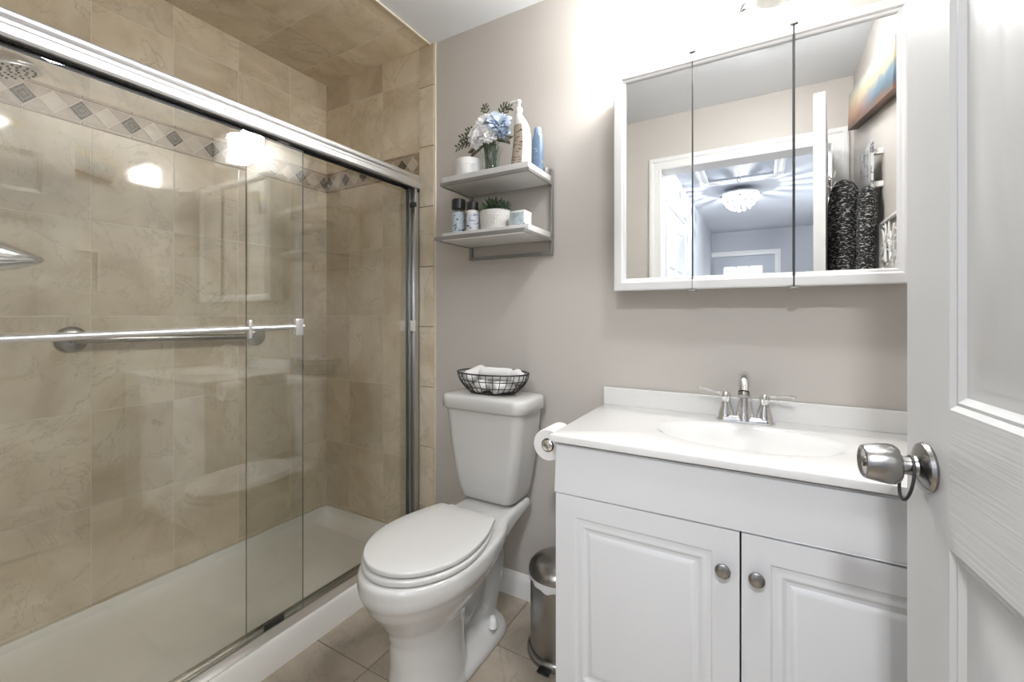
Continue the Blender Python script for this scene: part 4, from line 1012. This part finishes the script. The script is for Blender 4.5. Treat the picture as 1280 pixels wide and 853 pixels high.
obj('added_window_1', bx(HX1 + .04, HX1 + .05, -3.0, -1.6, .9, 2.1), M['daylight'], kind='structure', smooth=0, label='added bright window, out of view in the hall')  # unseen glowing pane, added with the area light below as extra hall fill
l = bpy.data.lights.new('hall_fill', 'AREA'); l.shape = 'RECTANGLE'; l.size = 1.3; l.size_y = 1.1; l.energy = HALL_FILL; l.color = (.90, .95, 1)
lo = bpy.data.objects.new('hall_fill', l); COL.objects.link(lo); lo.location = (HX1 + .02, -2.3, 1.5); lo.rotation_euler = (0, R(90), 0)
# attic hatch
t = thing('attic_hatch', (-.17, -1.08, ZC - .01), 'white attic hatch with pull cord in the hall ceiling', 'hatch')
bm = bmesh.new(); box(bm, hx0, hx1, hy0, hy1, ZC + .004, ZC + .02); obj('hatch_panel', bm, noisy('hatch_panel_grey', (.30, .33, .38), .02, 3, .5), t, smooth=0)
bm = bmesh.new(); rings_rect(bm, [(hx0 + .004 - o, hx1 - .004 + o, hy0 + .004 - o, hy1 - .004 + o, ZC - h) for o, h in ((0, 0), (0, .012), (.02, .016), (.022, .010), (.05, .012), (.055, .018), (.075, .018), (.078, 0))], False, T=lambda a, b, d_: (a, b, d_)); obj('hatch_trim', bm, M['trim'], t, smooth=20)
bm = bmesh.new(); tube(bm, [(-.17, -1.40, ZC + .004), (-.17, -1.40, ZC - .04)], .0015, 6); tube(bm, [(-.17 + .012 * math.cos(a), -1.40, ZC - .062 + .022 * math.sin(a)) for a in [2*PI*k/16 for k in range(16)]], .0018, 6, True); obj('pull_cord', bm, M['darkseam'], t)
# unseen dome lamp added outside the doorway to light vanity front and back wall
t = thing('added_dome_light', (.05, -.76, ZC), 'added round frosted dome fill lamp on the hall ceiling just outside the doorway', 'ceiling light')
bm = bmesh.new(); lathe(bm, [(.115, -.001), (.118, -.010), (.112, -.020), (.098, -.022)], (.05, -.76, ZC), 'Z', 40); obj('rim', bm, M['nickel'], t)
bm = bmesh.new(); lathe(bm, [(.10, -.020), (.092, -.032), (.07, -.044), (.035, -.052), (0, -.054)], (.05, -.76, ZC), 'Z', 40); obj('diffuser', bm, emis('added_hall_dome_glow', (.95, .97, 1), HALL_E), t, smooth=60)
# crystal flush-mount light
cx, cy = -.18, -1.95
t = thing('crystal_ceiling_light', (cx, cy, ZC), 'round chrome ceiling light hung with glowing crystals in the hall', 'ceiling light')
bm = bmesh.new(); lathe(bm, [(.06, 0), (.06, -.02), (.13, -.03), (.175, -.045), (.18, -.06), (.17, -.062), (.05, -.04)], (cx, cy, ZC), 'Z', 48); obj('canopy', bm, M['chrome'], t)
bm = bmesh.new()
for rr, z, nn in ((.150, -.085, 16), (.142, -.12, 15), (.12, -.155, 13), (.09, -.185, 9), (.045, -.205, 5), (.0, -.215, 1)):
    for k in range(nn):
        a = 2 * PI * k / nn + z * 40; r_ = bmesh.ops.create_icosphere(bm, subdivisions=1, radius=.0165, matrix=Matrix.Translation((cx + rr * math.cos(a), cy + rr * math.sin(a), ZC + z)))
o = obj('crystals', bm, M['crystal'], t, smooth=0, kind='stuff')
l = bpy.data.lights.new('hall_bulb', 'POINT'); l.energy = HALL_W; l.color = (.97, .98, 1); l.shadow_soft_size = .012
lo = bpy.data.objects.new('hall_bulb', l); COL.objects.link(lo); lo.location = (cx, cy, ZC - .12)
# front door at the end of the hall
t = thing('door_2', (-.245, HY0 + .002, 0), 'grey entrance door with a lit window at the end of the hall', 'door', kind='structure')
bm = bmesh.new(); box(bm, -.66 + .02, .17, HY0 + .002, HY0 + .035, .01, 2.02, .002); obj('door_leaf', bm, noisy('entrance_door_grey', (.52, .55, .60), .02, 3, .45), t)
bm = bmesh.new(); box(bm, -.49, .02, HY0 + .035, HY0 + .040, 1.45, 1.87, .001); pn = obj('lit_pane', bm, M['daylight'], t, smooth=0)
bm = bmesh.new()
for x in (-.49, -.32, -.15, .02): box(bm, x - .008, x + .008, HY0 + .035, HY0 + .046, 1.44, 1.88)
for z in (1.45, 1.66, 1.87): box(bm, -.50, .03, HY0 + .035, HY0 + .046, z - .008, z + .008)
obj('muntin', bm, M['trim'], t, smooth=0)
casing('trim_4', -.64, .17, 2.03, HY0 + .001, 1, lab='white casing around the hall entrance door')
# six-panel door on the hall's left wall
def TL(x, y, z): return (HX0 + (y), x, z)
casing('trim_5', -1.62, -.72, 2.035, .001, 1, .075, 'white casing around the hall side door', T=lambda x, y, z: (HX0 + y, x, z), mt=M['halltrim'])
t = thing('door_3', (HX0 + .001, -1.17, 0), 'white six-panel door on the left wall of the hall', 'door', kind='structure')
bm = bmesh.new(); P6b = [(a0, a1, b0, b1) for a0, a1 in ((.11, .39), (.50, .78)) for b0, b1 in ((.22, .87), (1.04, 1.55), (1.66, 1.9))]
panel_slab(bm, .89, .01, 2.03, .008, P6b, [(0, 0), (.015, .006), (.03, .006), (.06, .001)], False)
for v_ in bm.verts: v_.co = Vector((HX0 + .010 - v_.co.y, -1.615 + v_.co.x, v_.co.z))
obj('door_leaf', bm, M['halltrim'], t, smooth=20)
